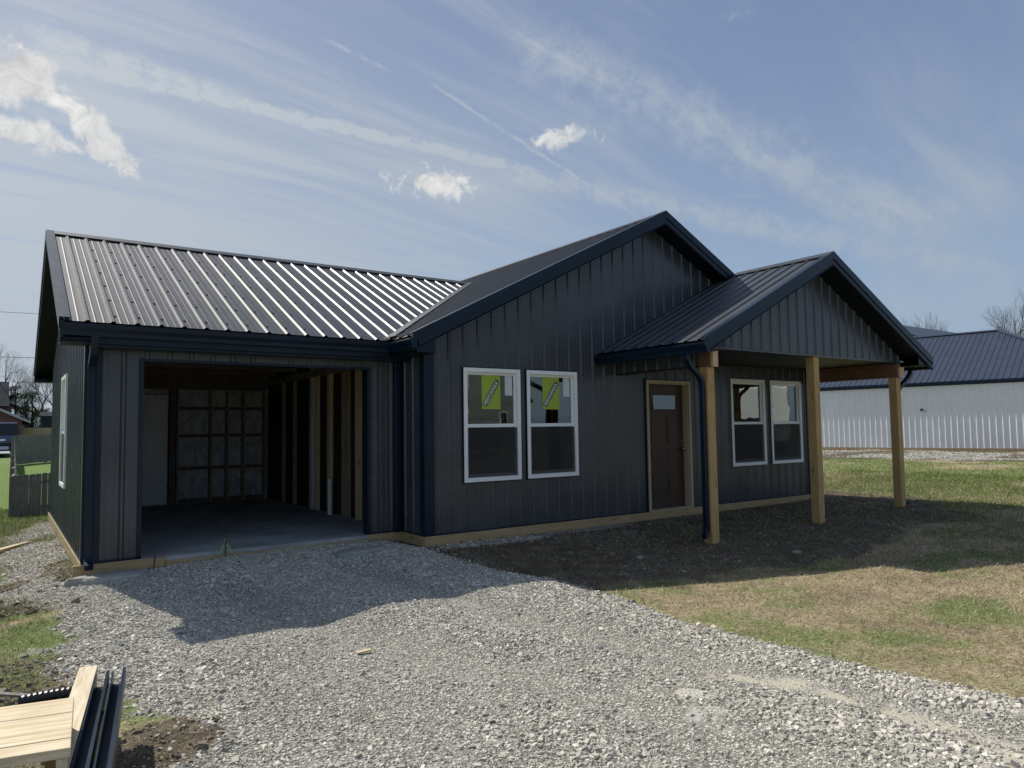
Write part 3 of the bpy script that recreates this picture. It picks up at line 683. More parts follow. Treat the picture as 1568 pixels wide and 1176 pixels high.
# eave soffits (horizontal) + fascia boards
mb = MB(); mb.box(RX, MEX+.02, EY+.075, EY+.10, 2.285, EZ-.03); mb.box(MEX+.06, MEX+.085, AY, EY+.1, 2.30, mz(MEX)-.01)
hp(mb, 'fascia', M['trim'])
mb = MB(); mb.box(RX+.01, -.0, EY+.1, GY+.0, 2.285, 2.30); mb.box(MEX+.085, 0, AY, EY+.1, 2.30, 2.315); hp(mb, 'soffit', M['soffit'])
mb = MB(); mb.box(GX, 0, EY+.12, GY-.035, 2.255, 2.283); hp(mb, 'frieze_trim', M['trim'])
mb = MB(); mb.box(RX, 0, REY-.1, REY-.075, 2.285, EZ-.03); mb.box(RX, 0, SD, REY-.1, 2.285, 2.30); hp(mb, 'fascia', M['trim'])
mb = MB(); mb.box(MEX2-.1, MEX2-.07, AY, MY1+.3, 2.25, 2.47); mb.box(XR, MEX2-.1, 0, MY1+.3, 2.25, 2.27); hp(mb, 'fascia', M['trim'])
# K-style gutters: profile (out, z) extruded
KP = [(0, 0), (0, -.005), (.10, -.005), (.103, -.02), (.092, -.05), (.072, -.085), (.066, -.125), (0, -.125), (0, -.12), (.062, -.12), (.067, -.084), (.087, -.048), (.098, -.018), (.095, -.0), (.108, .0), (.108, .008), (0, .008)]
KO = [(.0, -.125), (.066, -.125), (.072, -.085), (.095, -.05), (.108, -.02), (.108, 0), (.100, 0), (.100, -.02), (.088, -.046), (.066, -.082), (.060, -.118), (.006, -.118), (.006, 0), (.0, 0)]
def gutter(p0, p1, out, ends=(True, True)):
    p0, p1, out = V3(p0), V3(p1), V3(out); mb = MB(); n = len(KO); i = 0
    A = [p0+out*a+Zv*b for a, b in KO]; B = [p1+out*a+Zv*b for a, b in KO]
    for j in range(n): mb.face([A[j], A[(j+1) % n], B[(j+1) % n], B[j]])
    for pl, e in ((p0, ends[0]), (p1, ends[1])):
        if e:
            q_ = [pl+out*a+Zv*b for a, b in KO[:6]]+[pl+Zv*0]; d = (p1-p0).normalized()*.004*(1 if pl is p0 else -1)
            mb.face(q_); mb.face([x+d for x in q_])
    return hp(mb, 'gutter', M['trim'])
gutter((RX, EY+.075, EZ-.02), (MEX-.03, EY+.075, EZ-.02), (0, -1, 0), (True, False))
gutter((MEX+.06, EY+.0, mz(MEX)-.035), (MEX+.06, AY-.018, mz(MEX)-.035), (-1, 0, 0), (False, True))
gutter((PEX+.06, -.01, pz(PEX)-.035), (PEX+.06, PAY-.018, pz(PEX)-.035), (-1, 0, 0))
gutter((PEX2-.04, -.31, pz(PEX2)-.035), (PEX2-.04, PAY+.02, pz(PEX2)-.035), (1, 0, 0))
def eave_return(xa, xb, y, za, zb, f):
    mb = MB(); mb.prism([(xa, za), (xb, zb), (xb, f(xb)-.14), (xa, f(xa)-.14)], 'y', y+.002, y+.026); hp(mb, 'eave_return', M['trim'])
eave_return(MEX+.06, .0, AY+.029, 2.30, 2.30, mz); eave_return(PEX+.055, PX0-.01, PAY+.029, 2.335, 2.375, pz); eave_return(PX1+.15, PEX2-.04, PAY+.029, 2.36, 2.335, pz)
# porch front gable siding, beams, side siding strips, ceiling
mb = MB(); panel(mb, (0, PY-.0, 0), Xv, Zv, -Yv, PX0-.02, PX1+.16, PZG, lambda u: pz(u)-.06, .03, (PAX,)); hp(mb, 'wall', M['wall'])
mb = MB(); mb.box(PX0-.02, PX1+.16, PY-.022, PY+.02, PZG-.025, PZG-.002); hp(mb, 'frieze_trim', M['wall'])
mb = MB()
for side in (1,):
    panel(mb, (PX0-.02, 0, 0), Yv, Zv, -Xv, PY+.15, -.02, 2.165, 2.40, .07)
hp(mb, 'wall', M['wall'])
mb = MB(); mb.box(PX0-.035, PX0+.0, PY+.15, -.02, 2.145, 2.163); hp(mb, 'frieze_trim', M['trim'])
mb = MB(); mb.box(PX0+.006, PX0+.134, PY-.03, 0, PZT, PZG-.03); hp(mb, 'beam', M['beamw'])
mb = MB(); mb.box(PX0+.03, PX0+.135, PY-.075, PY-.033, PZT-.005, PZG-.032); hp(mb, 'beam_end', M['fresh'], label='pale fresh cut end of the left porch beam')
mb = MB(); mb.box(PX1+.005, PX1+.135, PY-.02, 0, PZT, PZG-.03); hp(mb, 'beam', M['beamw'])
mb = MB(); mb.box(PX1+.03, PX1+.165, PY-.06, PY-.023, PZT+.0, PZG-.10); hp(mb, 'beam_end', M['fresh'])
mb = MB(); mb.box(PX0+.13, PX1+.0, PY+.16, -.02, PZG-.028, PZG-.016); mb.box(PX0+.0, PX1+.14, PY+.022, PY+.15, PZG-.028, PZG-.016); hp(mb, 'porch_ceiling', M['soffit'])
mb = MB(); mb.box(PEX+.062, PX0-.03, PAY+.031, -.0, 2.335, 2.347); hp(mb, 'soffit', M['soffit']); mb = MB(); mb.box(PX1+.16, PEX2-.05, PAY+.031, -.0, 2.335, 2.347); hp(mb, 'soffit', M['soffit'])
for xa_ in (PEX+.036, PEX2-.065): mb = MB(); mb.box(xa_, xa_+.023, PAY+.03, -.0, 2.29, pz(PEX)-.01); hp(mb, 'fascia', M['trim'])
for x, zt in ((PX0, PZT-.002), (PXM, PZG-.004), (PX1, PZT-.002)):
    mb = MB(); mb.box(x, x+.14, PY, PY+.14, -.55, zt); hp(mb, 'post', M['ptz'], .006)
# skirt boards (treated timber at the foot of the walls)
def skirt(x0, x1, y0, y1, ax, zt=-.004, h=.125):
    mb = MB(); mb.box(x0, x1, y0, y1, zt-h, zt); hp(mb, 'skirt_board', M['pt'+ax], .003)
for a, b in ((0.0, 2.45), (2.452, 4.8), (4.802, XR)): skirt(a-.03 if a == 0 else a, b, -.035, .003, 'x')
skirt(-.035, .003, .005, GY-.0, 'y'); skirt(-.50, -.037, GY-.03, GY+.003, 'x')
skirt(GX-.10, -2.9, GY-.045, GY-.008, 'x', -.012, .105); skirt(-2.898, -.52, GY-.066, GY-.03, 'x', -.055, .10)
skirt(GX-.035, GX+.003, GY, 3.4, 'y'); skirt(GX-.035, GX+.003, 3.402, SD, 'y'); 
mb = MB(); mb.box(GX+.05, -.02, GY-.028, SD-.02, -.34, -.011); hp(mb, 'garage_floor', M['slab'], .004)
mb = MB(); mb.box(GX-.02, -2.9, GY-.004, GY+.04, -.4, -.12); hp(mb, 'footing', M['conc'])
# dark drip trim under the panels
mb = MB()
mb.box(-.024, XR, -.026, .0, -.003, .014); mb.box(-.026, -.0, -.0, GY-.02, -.003, .014); mb.box(GX-.024, GX, GY-.024, SD, -.003, .012)
mb.box(GX-.024, GO[0], GY-.026, GY, -.003, .014); mb.box(GO[1], -.026, GY-.026, GY, -.003, .014); hp(mb, 'base_trim', M['trim'])
# corner trims
mb = MB()
mb.box(-.030, .115, -.034, -.0205, .015, mz(0)-.14); mb.box(-.0335, -.0205, -.020, .085, .015, 2.30); hp(mb, 'corner_trim', M['trim'], .002)
mb = MB(); mb.box(-.115, -.0, GY-.033, GY-.0205, .015, 2.28); mb.box(-.0335, -.0205, GY-.13, GY-.034, .015, 2.29); hp(mb, 'corner_trim', M['trim'], .002)
mb = MB(); mb.box(GX-.03, GX+.125, GY-.033, GY-.0205, .013, 2.28); mb.box(GX-.0335, GX-.0205, GY-.02, GY+.09, .013, 2.29); hp(mb, 'corner_trim', M['trim'], .002)
mb = MB(); mb.box(XR-.1, XR+.03, -.033, -.0205, .015, 2.4); hp(mb, 'corner_trim', M['trim'], .002)
# garage opening trim and jambs
mb = MB()
mb.box(GO[0]-.045, GO[0]+.0, GY-.026, GY+.12, 0.0, GO[3]+.03); mb.box(GO[1], GO[1]+.045, GY-.026, GY+.12, 0.0, GO[3]+.03); mb.box(GO[0], GO[1], GY-.026, GY+.12, GO[3], GO[3]+.03)
hp(mb, 'opening_trim', M['trim'], .002)
# --- windows
def text_mesh(body, size, mt, parentmat=None, extrude=0.):
    cu = bpy.data.curves.new('lettering', 'FONT'); cu.body = body; cu.size = size; cu.extrude = extrude; cu.align_x = 'CENTER'; cu.align_y = 'CENTER'; cu.offset = .0035*size/.1
    o = bpy.data.objects.new('lettering', cu); COL.objects.link(o); bpy.context.view_layer.update()
    me = bpy.data.meshes.new_from_object(o.evaluated_get(bpy.context.evaluated_depsgraph_get()))
    vs = [v.co.copy() for v in me.vertices]; fs = [tuple(p.vertices) for p in me.polygons]
    bpy.data.objects.remove(o); bpy.data.curves.remove(cu); bpy.data.meshes.remove(me); return vs, fs
M['lime'] = principled('lime_paper', (.36, .46, .05), .6)[0]; M['ink'] = principled('dark_ink', (.012, .02, .03), .6)[0]
M['paper'] = principled('white_paper', (.62, .66, .66), .6)[0]
M['screen'] = principled('insect_screen', (.02, .022, .024), .8)[0]
def mk_mesh():
    mt = bpy.data.materials.new('insect_mesh'); mt.use_nodes = True; t = NT(mt.node_tree); b = t.n['Principled BSDF']; b.inputs['Base Color'].default_value = (.03, .033, .035, 1); b.inputs['Roughness'].default_value = .7
    tr = t.new('ShaderNodeBsdfTransparent'); mx = t.new('ShaderNodeMixShader'); mx.inputs[0].default_value = .5; t.l.new(tr.outputs[0], mx.inputs[1]); t.l.new(b.outputs[0], mx.inputs[2]); t.l.new(mx.outputs[0], t.n['Material Output'].inputs[0]); return mt
M['mesh'] = mk_mesh()
TXT = text_mesh('PERFORMAX', .088, None)
def window(O, U, N, w, h, labels=True, slot=0):
    """vinyl single-hung window; O lower-left corner on the wall plane seen from outside, U along the sill, N outward"""
    O, U, N = map(V3, (O, U, N)); Mx = Matrix((U, -N, Zv)).transposed().to_4x4(); Mx.translation = O   # local x=right, y=inward, z=up
    mb = MB(); fwd = .055
    B = lambda x0, x1, y0, y1, z0, z1, mt=None, m_=None: (m_ or mb).box(x0, x1, y0, y1, z0, z1, mt, Mx)
    B(0, fwd, -.035, .07, 0, h); B(w-fwd, w, -.035, .07, 0, h); B(fwd, w-fwd, -.035, .07, h-fwd, h); B(fwd, w-fwd, -.035, .07, 0, fwd)
    fr = hp(mb, 'window', M['white'], .003)
    mid = h*.475; s_ = .032
    for (z0, z1, y0) in ((mid-.0, h-fwd, .012), (fwd, mid+.035, -.012)):
        mb = MB(); y1 = y0+.024
        B(fwd, fwd+s_, y0, y1, z0, z1, None, mb); B(w-fwd-s_, w-fwd, y0, y1, z0, z1, None, mb)
        B(fwd+s_, w-fwd-s_, y0, y1, z0, z0+s_+.016, None, mb); B(fwd+s_, w-fwd-s_, y0, y1, z1-s_-.002, z1, None, mb)
        hp(mb, 'sash', M['white'], .002, parent=fr)
        mb = MB(); B(fwd+s_, w-fwd-s_, y0+.009, y0+.013, z0+s_, z1-s_, None, mb); hp(mb, 'pane', M['glass'], parent=fr)
    mb = MB(); B(fwd+.004, w-fwd-.004, -.0165, -.0155, fwd+.004, mid-.002, None, mb); hp(mb, 'insect_screen', M['mesh'], parent=fr)
    if labels:
        mb = MB(); lw, lh = .305, .46; x0 = w*.36-.02; z1 = h-fwd-.036; y = (.0195 if slot == 0 else .0300)
        B(x0, x0+lw, y-.0006, y, z1-lh, z1, M['lime'], mb)
        cx, cz = x0+lw/2+.0, z1-lh/2-.01; a = R(57)
        def T(p, yy): 
            px_, pz_ = p[0]*math.cos(a)-p[1]*math.sin(a), p[0]*math.sin(a)+p[1]*math.cos(a); return Mx @ V3((cx+px_, yy, cz+pz_))
        bw, bh = .205, .040
        mb.face([T(p, y-.0012) for p in ((-bw, -bh), (bw, -bh), (bw, bh), (-bw, bh))], M['ink'])
        tx0 = min(v.x for v in TXT[0]); tx1 = max(v.x for v in TXT[0]); ty0 = min(v.y for v in TXT[0]); ty1 = max(v.y for v in TXT[0])
        sx = .385/(tx1-tx0); sy = .060/(ty1-ty0); mx_, my_ = (tx0+tx1)/2, (ty0+ty1)/2
        i = len(mb.v); mb.v += [tuple(T(((v.x-mx_)*sx, (v.y-my_)*sy), y-.0022)) for v in TXT[0]]; k = mb.mat(M['paper'])
        for f in TXT[1]: mb.f.append(tuple(i+q_ for q_ in f)); mb.mi.append(k)
        lb = mb.build('window_label', None, fr, fix=False); lb['label'] = 'lime green sheet with a diagonal lettered band on the upper pane'
        mb = MB(); B(w-fwd-s_-.145, w-fwd-s_-.02, y-.0006, y, h-fwd-.036-.27, h-fwd-.036, M['paper'], mb)
        lb = mb.build('window_label', None, fr); lb['label'] = 'small pale printed sheet in the corner of the upper pane'
    return fr
for i, (a, b, c, d) in enumerate(WINS):
    o = window((a, -.0, c), (1, 0, 0), (0, -1, 0), b-a, d-c, True, 0 if i < 2 else 1)
o = window((GX, SWIN[1], SWIN[2]), (0, -1, 0), (-1, 0, 0), SWIN[1]-SWIN[0], SWIN[3]-SWIN[2], False)
# J-trim around openings (dark)
for a, b, c, d in WINS:
    g = .012; mb = MB()
    mb.box(a-g, b+g, -.026, .0, d, d+g); mb.box(a-g, a, -.026, 0, c, d); mb.box(b, b+g, -.026, 0, c, d); mb.box(a-g, b+g, -.026, 0, c-g, c)
    hp(mb, 'window_trim', M['trim'])
a, b, c, d = DOOR; mb = MB(); mb.box(a-.02, b+.02, -.028, 0, d, d+.02); mb.box(a-.02, a, -.028, 0, c+.014, d); mb.box(b, b+.02, -.028, 0, c+.014, d)
hp(mb, 'door_trim', M['trim'])
# --- front door
a, b, c, d = DOOR
mb = MB(); mb.box(a, a+.05, -.045, -.015, 0, d); mb.box(b-.05, b, -.045, -.015, 0, d); mb.box(a+.05, b-.05, -.045, -.015, d-.05, d)
mb.box(a+.03, a+.06, -.015, .14, .02, d-.04); mb.box(b-.06, b-.03, -.015, .14, .02, d-.04); mb.box(a+.06, b-.06, -.015, .14, d-.06, d-.035); 
mb.box(a+.02, b-.02, -.05, .14, -.003, .02)
df = hp(mb, 'door_frame', M['jamb'], .002)
mb = MB(); x0, x1, z0, z1 = a+.062, b-.062, .024, d-.063; y0, y1 = .075, .118
w = x1-x0
lite = (x0+.15, x1-.15, z1-.40, z1-.17)
mb.box(x0, x1, y0+.012, y1, z0, lite[2]-.02); mb.box(x0, lite[0]-.02, y0+.012, y1, lite[2]-.02, z1); mb.box(lite[1]+.02, x1, y0+.012, y1, lite[2]-.02, z1); mb.box(lite[0]-.02, lite[1]+.02, y0+.012, y1, lite[3]+.02, z1)
def raised(mb, xa, xb, za, zb):
    """rails proud, field panel with chamfer"""
    mb.box(xa, xb, y0+.004, y0+.0115, za, zb)
    mb.box(xa+.03, xb-.03, y0-.003, y0+.0035, za+.03, zb-.03)
cx = (x0+x1)/2
for xa, xb in ((x0+.11, cx-.05), (cx+.05, x1-.11)):
    raised(mb, xa, xb, .20, .58); raised(mb, xa, xb, .78, .98); raised(mb, xa, xb, 1.05, 1.52)
mb.box(lite[0]-.028, lite[1]+.028, y0-.005, y0+.011, lite[2]-.028, lite[2]); mb.box(lite[0]-.028, lite[1]+.028, y0-.005, y0+.011, lite[3], lite[3]+.028)
mb.box(lite[0]-.028, lite[0], y0-.005, y0+.011, lite[2], lite[3]); mb.box(lite[1], lite[1]+.028, y0-.005, y0+.011, lite[2], lite[3])
dr = hp(mb, 'door', M['door'], .003)
mb = MB(); mb.box(lite[0]-.01, lite[1]+.01, y0+.014, y0+.02, lite[2]-.01, lite[3]+.01); hp(mb, 'pane', M['glass'], parent=dr)
M['brass'] = principled('knob_metal', (.35, .33, .30), .3, 1)[0]
mb = MB(); xk = x1-.065
mb.tube([(xk, y0+.01, .97), (xk, y0-.03, .97)], .012, 10); mb.tube([(xk, y0-.025, .97), (xk, y0-.035, .97), (xk, y0-.055, .97), (xk, y0-.065, .97)], [.014, .027, .027, .012], 14)
hp(mb, 'door_knob', M['brass'], smooth=True, parent=dr)
mb = MB(); mb.tube([(xk, y0+.01, 1.10), (xk, y0-.012, 1.10)], .027, 14); hp(mb, 'deadbolt', M['brass'], parent=dr)
# --- downspouts (rectangular tube following a path)
def downspout(path, w=.075, dpt=.055, side=(1, 0, 0)):
    mb = MB(); P = [V3(p) for p in path]; sd_ = V3(side).normalized(); ring = []
    for j, p in enumerate(P):
        d = (P[min(j+1, len(P)-1)]-P[max(j-1, 0)]).normalized(); n_ = d.cross(sd_).normalized()
        ring.append([p+sd_*w/2*a_+n_*dpt/2*b_ for a_, b_ in ((-1, -.8), (-.8, -1), (.8, -1), (1, -.8), (1, .8), (.8, 1), (-.8, 1), (-1, .8))])
    for r0, r1 in zip(ring, ring[1:]):
        for q_ in range(8): mb.face([r0[q_], r0[(q_+1) % 8], r1[(q_+1) % 8], r1[q_]])
    mb.face(ring[0]); mb.face(ring[-1]); return hp(mb, 'downspout', M['trim'])
gx0 = GX+.03
downspout([(gx0, EY+.03, 2.36), (gx0, EY+.035, 2.29), (gx0, EY+.10, 2.19), (gx0, GY-.12, 2.08), (gx0, GY-.068, 2.0), (gx0, GY-.066, .12), (gx0, GY-.07, .06), (gx0, GY-.12, .01), (gx0, GY-.20, -.02)], .08, .06)
downspout([(-.085, GY-.068, 2.28), (-.085, GY-.066, .03)], .085, .055)
xg = PEX+.02
downspout([(xg, PY-.02, pz(PEX)-.15), (xg, PY-.02, 2.22), (xg+.07, PY-.02+.02, 2.14), (PX0-.13, PY+.05, 2.03), (PX0-.045, PY+.07, 1.93), (PX0-.036, PY+.07, 1.85), (PX0-.036, PY+.07, .0), (PX0-.045, PY+.07, -.06), (PX0-.09, PY+.05, -.11), (PX0-.15, PY+.02, -.13)], .075, .06, (0, 1, 0))
xg = PEX2+.01
downspout([(xg, PY+.04, pz(PEX2)-.15), (xg, PY+.04, 2.24), (xg-.10, PY+.05, 2.14), (PX1+.25, PY+.06, 2.0), (PX1+.18, PY+.07, 1.9), (PX1+.178, PY+.07, .05), (PX1+.19, PY+.07, -.02), (PX1+.27, PY+.05, -.06)], .075, .06, (0, 1, 0))
M['green'] = principled('green_plastic', (.02, .06, .035), .5)[0]
# --- garage interior
IX0, IX1, IY1 = GX+.14, .0, SD-.06
mb = MB(); mb.box(IX0-.10, IX0-.06, GY+.13, SD-.03, -.1, 2.55); hp(mb, 'inner_wall', M['film'])
mb = MB(); mb.box(GX+.03, .08, IY1, IY1+.03, -.1, 2.9); hp(mb, 'inner_wall', M['film'])
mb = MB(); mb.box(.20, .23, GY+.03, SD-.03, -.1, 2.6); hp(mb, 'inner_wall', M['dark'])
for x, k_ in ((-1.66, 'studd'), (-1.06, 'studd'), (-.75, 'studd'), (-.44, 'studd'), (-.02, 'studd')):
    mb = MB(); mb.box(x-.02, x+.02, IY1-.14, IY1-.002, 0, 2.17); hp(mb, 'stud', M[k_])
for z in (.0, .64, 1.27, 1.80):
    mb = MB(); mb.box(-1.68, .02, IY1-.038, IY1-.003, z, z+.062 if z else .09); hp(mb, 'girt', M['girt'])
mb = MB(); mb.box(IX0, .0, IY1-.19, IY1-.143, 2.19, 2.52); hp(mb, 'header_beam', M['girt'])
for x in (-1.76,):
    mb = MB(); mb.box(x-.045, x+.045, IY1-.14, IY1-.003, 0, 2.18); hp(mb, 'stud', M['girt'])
# back door (white six-panel)
mb = MB(); xa, xb = -2.70, -1.84; yb = IY1-.13
mb.box(xa, xb, yb, yb+.04, .02, 2.08)
for px_ in (xa+.12, (xa+xb)/2+.04):
    for za, zb in ((.22, .80), (.92, 1.55), (1.66, 1.92)):
        mb.box(px_, px_+.27, yb-.022, yb-.001, za, zb); mb.box(px_+.04, px_+.23, yb-.040, yb-.023, za+.035, zb-.035)
bd = hp(mb, 'door', M['doorw'], .002, label='white six panel door at the back of the garage')
mb = MB(); mb.tube([(xa+.07, yb, .95), (xa+.07, yb-.05, .95)], .025, 10); hp(mb, 'door_knob', M['brass'], parent=bd)
# right stud wall seen edge-on: studs with open bays
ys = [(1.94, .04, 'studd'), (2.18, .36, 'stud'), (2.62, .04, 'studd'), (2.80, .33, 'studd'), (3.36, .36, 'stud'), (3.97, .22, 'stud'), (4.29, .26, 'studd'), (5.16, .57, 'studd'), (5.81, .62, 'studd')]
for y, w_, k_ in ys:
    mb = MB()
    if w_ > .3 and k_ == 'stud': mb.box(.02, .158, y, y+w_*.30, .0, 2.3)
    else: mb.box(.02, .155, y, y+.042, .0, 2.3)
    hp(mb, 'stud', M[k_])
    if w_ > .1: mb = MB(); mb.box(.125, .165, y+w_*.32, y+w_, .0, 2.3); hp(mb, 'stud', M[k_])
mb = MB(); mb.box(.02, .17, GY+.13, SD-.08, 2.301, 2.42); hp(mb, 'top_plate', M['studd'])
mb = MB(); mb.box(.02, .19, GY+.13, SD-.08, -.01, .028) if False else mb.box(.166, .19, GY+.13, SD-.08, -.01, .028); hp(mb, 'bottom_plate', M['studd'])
mb = MB(); mb.box(GO[1]+.046, .015, GY+.03, GY+.13, 0, 2.4); hp(mb, 'stud', M['dark'])
mb = MB(); mb.tube([(-.02, 3.22, -.01), (-.02, 3.22, .52)], .035, 12); mb.tube([(-.02, 3.22, .52), (-.02, 3.22, .57)], .042, 12); hp(mb, 'drain_pipe', M['white'])
# trusses and dark loft
for y in (1.3, 2.5, 3.7, 4.9, 6.1):
    mb = MB(); mb.box(GX+.1, .0, y, y+.04, 2.44, 2.53); hp(mb, 'truss_chord', M['girt'])
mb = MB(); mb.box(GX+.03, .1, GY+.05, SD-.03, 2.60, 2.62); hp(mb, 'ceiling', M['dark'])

# ------------------------------------------------------------------ near things
def rod(name, x, y, h, lean, label, ribbon=False, r=.008):
    z = float(gz(x, y)); o = empty(name, (x, y, z), label, 'stake')
    mb = MB(); pts = [(lean*k_*h, .0, -.06+k_*h*1.0) for k_ in (0, .5, 1)]; mb.tube(pts, r, 7)
    mb.build('rod', M['rust'], o)
    if ribbon:
        mb = MB(); random.seed(3)
        for k_ in range(7):
            a = random.uniform(0, 6.28); z1 = h-.05-random.uniform(.0, .16); p = V3((lean*h, 0, z1)); d1 = V3((math.cos(a), math.sin(a), -.5))*.035; d2 = V3((math.cos(a+.8), math.sin(a+.8), -1.5))*.05
            u_ = V3((0, 0, .011)); mb.face([p-u_, p+d1-u_, p+d1+u_, p+u_]); mb.face([p+d1-u_, p+d1+d2-u_, p+d1+d2+u_, p+d1+u_])
        mb.build('ribbon', M['ribbon'], o, fix=False)
    return o
M['rust'] = principled('rusty_steel', (.10, .06, .04), .8)[0]; M['ribbon'] = principled('pale_ribbon', (.35, .42, .25), .6)[0]
rod('stake', -2.29, .56, .27, .02, 'steel stake with frayed pale ribbon in front of the middle of the garage slab', True)
rod('stake', -3.03, .58, .26, .08, 'bare rusty steel stake leaning before the left end of the garage opening')

def blob(name, x, y, rx, ry, h, mt, label, cat, seed=0, n=14, sink=.0):
    """irregular flat-topped lump with its own thickness"""
    rs = np.random.default_rng(seed); z = float(gz(x, y))-sink; ph = rs.uniform(0, 6.28, 4)
    mb = MB(); N_ = 26; rings = []
    for k_, (s_, hh) in enumerate(((1.04, -.05), (1.0, h*.45), (.9, h*.9), (.55, h*1.0), (.2, h*1.05))):
        ring = []
        for i in range(N_):
            a = 2*math.pi*i/N_; rr = 1+.16*math.sin(2*a+ph[0])+.12*math.sin(3*a+ph[1])+.07*math.sin(7*a+ph[2])
            ring.append((rx*rr*s_*math.cos(a), ry*rr*s_*math.sin(a), hh+rs.normal(0, h*.07)))
        rings.append(ring)
    i0 = 0
    for ring in rings: mb.v += ring
    for k_ in range(len(rings)-1):
        for i in range(N_): mb.f.append((k_*N_+i, k_*N_+(i+1) % N_, (k_+1)*N_+(i+1) % N_, (k_+1)*N_+i)); mb.mi.append(0)
    mb.f.append(tuple((len(rings)-1)*N_+i for i in range(N_))); mb.mi.append(0)
    o = mb.build(name, mt, smooth=False); o.location = (x, y, z); return tag(o, label, cat)
blob('concrete_spill', -.85, .12, .33, .17, .045, M['conc'], 'flat pale lump of spilled concrete on gravel before the right end of the garage opening', 'concrete', 3)
blob('concrete_spill', -3.45, .40, .42, .15, .05, M['conc'], 'rough tongue of poured concrete under the left front corner of the garage', 'concrete', 5)
def rock(x, y, s_, label, seed):
    rs = np.random.default_rng(seed); bm = bmesh.new(); bmesh.ops.create_icosphere(bm, subdivisions=2, radius=1)
    for v in bm.verts: v.co = v.co*(1+rs.normal(0, .10)); v.co.x *= s_; v.co.y *= s_*.7; v.co.z *= s_*.5
    me = bpy.data.meshes.new('rock'); bm.to_mesh(me); bm.free(); me.materials.append(M['conc']); o = bpy.data.objects.new('rock', me); COL.objects.link(o)
    o.location = (x, y, float(gz(x, y))+s_*.2); o.rotation_euler = (0, 0, rs.uniform(0, 3)); tag(o, label, 'rock')
rock(2.02, -1.74, .07, 'pale rock on the dark soil between the front windows and the left porch post', 1)
rock(3.65, -2.82, .06, 'small pale rock on the shaded soil in front of the left porch post', 2)
rock(-.75, -4.05, .045, 'dark stone lying on the sunlit gravel driveway', 4)
# wood scrap on gravel
mb = MB(); mb.box(-.06, .06, -.018, .018, 0, .012); o = mb.build('wood_scrap', M['spx']); o.location = (-2.2, -3.1, float(gz(-2.2, -3.1))+.012); o.rotation_euler = (.05, 0, .1); tag(o, 'small tan splinter of wood lying on the sunlit gravel', 'wood scrap')
# loose board in the grass left of the garage
za = float(gz(-4.4, 2.9)); 
mb = MB(); mb.box(-.55, .55, -.045, .045, 0, .036); o = mb.build('board', M['spx'], bevel=.003); o.location = (-4.42, 4.2, float(gz(-4.42, 4.2))+.03); o.rotation_euler = (0, -.06, .80); tag(o, 'pale loose timber board lying in the grass left of the garage wall', 'board')

# lumber bench, lower left foreground
ZB = .19; bx, by = -4.12, -4.38
gb = float(gz(-4.3, -4.7))
bench = empty('work_bench', (bx, by, gb), 'low bench of six pale spruce planks side by side, lower left foreground', 'work bench', rz=-.22)
bz = ZB-gb
for k_ in range(6):
    mb = MB(); y0 = -.585+k_*.0985; e = random.uniform(-.010, .010); sk = .133; xe = lambda y_: -sk*y_; mb.prism([(-1.5, y0), (xe(y0), y0), (xe(y0+.0972), y0+.0972), (-1.5, y0+.0972)], 'z', bz-.038, bz+random.uniform(-.0015, .0015))
    mb.build('plank', M['spx'], bench, .003)
mb = MB(); mb.prism([(-.045, -.005), (-.007, -.005), (.068, -.575), (.030, -.575)], 'z', -.03, bz-.041); mb.build('leg_board', M['spy'], bench, .003)
for x in (-.75, -1.42):
    mb = MB(); mb.box(x-.019, x+.019, -.565, -.01, -.03, bz-.041); mb.build('leg_board', M['spy'], bench, .003)
def lying(mb, name, x0, y0, x1, y1, z, mt, label, cat, tilt=0., bevel=0, group=None):
    o = mb.build(name, mt, bevel=bevel); o.location = ((x0+x1)/2, (y0+y1)/2, z); o.rotation_euler = (0, tilt, math.atan2(-(x1-x0), (y1-y0))); return tag(o, label, cat, group)
mb = MB(); mb.box(-.044, .044, -.88, .88, -.019, .019)
lying(mb, 'board', -4.27, -5.20, -3.985, -3.47, .045, M['spy'], 'long pale board reaching out past the right end of the plank bench', 'board', .0, .003)
for k_, (cx_, lab) in enumerate(((.0, 'black metal trim channel lying nearest to the long pale board'), (.078, 'black metal trim channel farthest right of the bench, against the gravel'))):
    mb = MB(); q_ = [(-.026, .04), (-.026, -.03), (.026, -.03), (.026, .045), (.018, .045), (.018, .051), (.032, .051), (.032, -.036), (-.032, -.036), (-.032, .04)]
    mb.prism([(a_, b_) for a_, b_ in q_], 'y', -.80, .80)
    lying(mb, 'trim_channel', -4.185+cx_, -5.20, -3.945+cx_, -3.72, .03, M['trimg'] if 'trimg' in M else M['trim'], lab, 'metal trim', .0, 0, 'black trim channels beside the bench')
# supports under board and channels
for y_ in (-4.05, -4.95):
    zt = -.010; mb = MB(); g_ = float(gz(-4.0, y_)); mb.box(-.08, .05, -.019, .019, 0, zt-g_); o = mb.build('support_block', M['spx']); o.location = (-3.99 if y_ > -4.5 else -4.13, y_, g_); o.rotation_euler = (0, 0, -.1)
    tag(o, 'short timber block holding up the %s end of the black trim channels' % ('far' if y_ > -4.5 else 'near'), 'timber block')
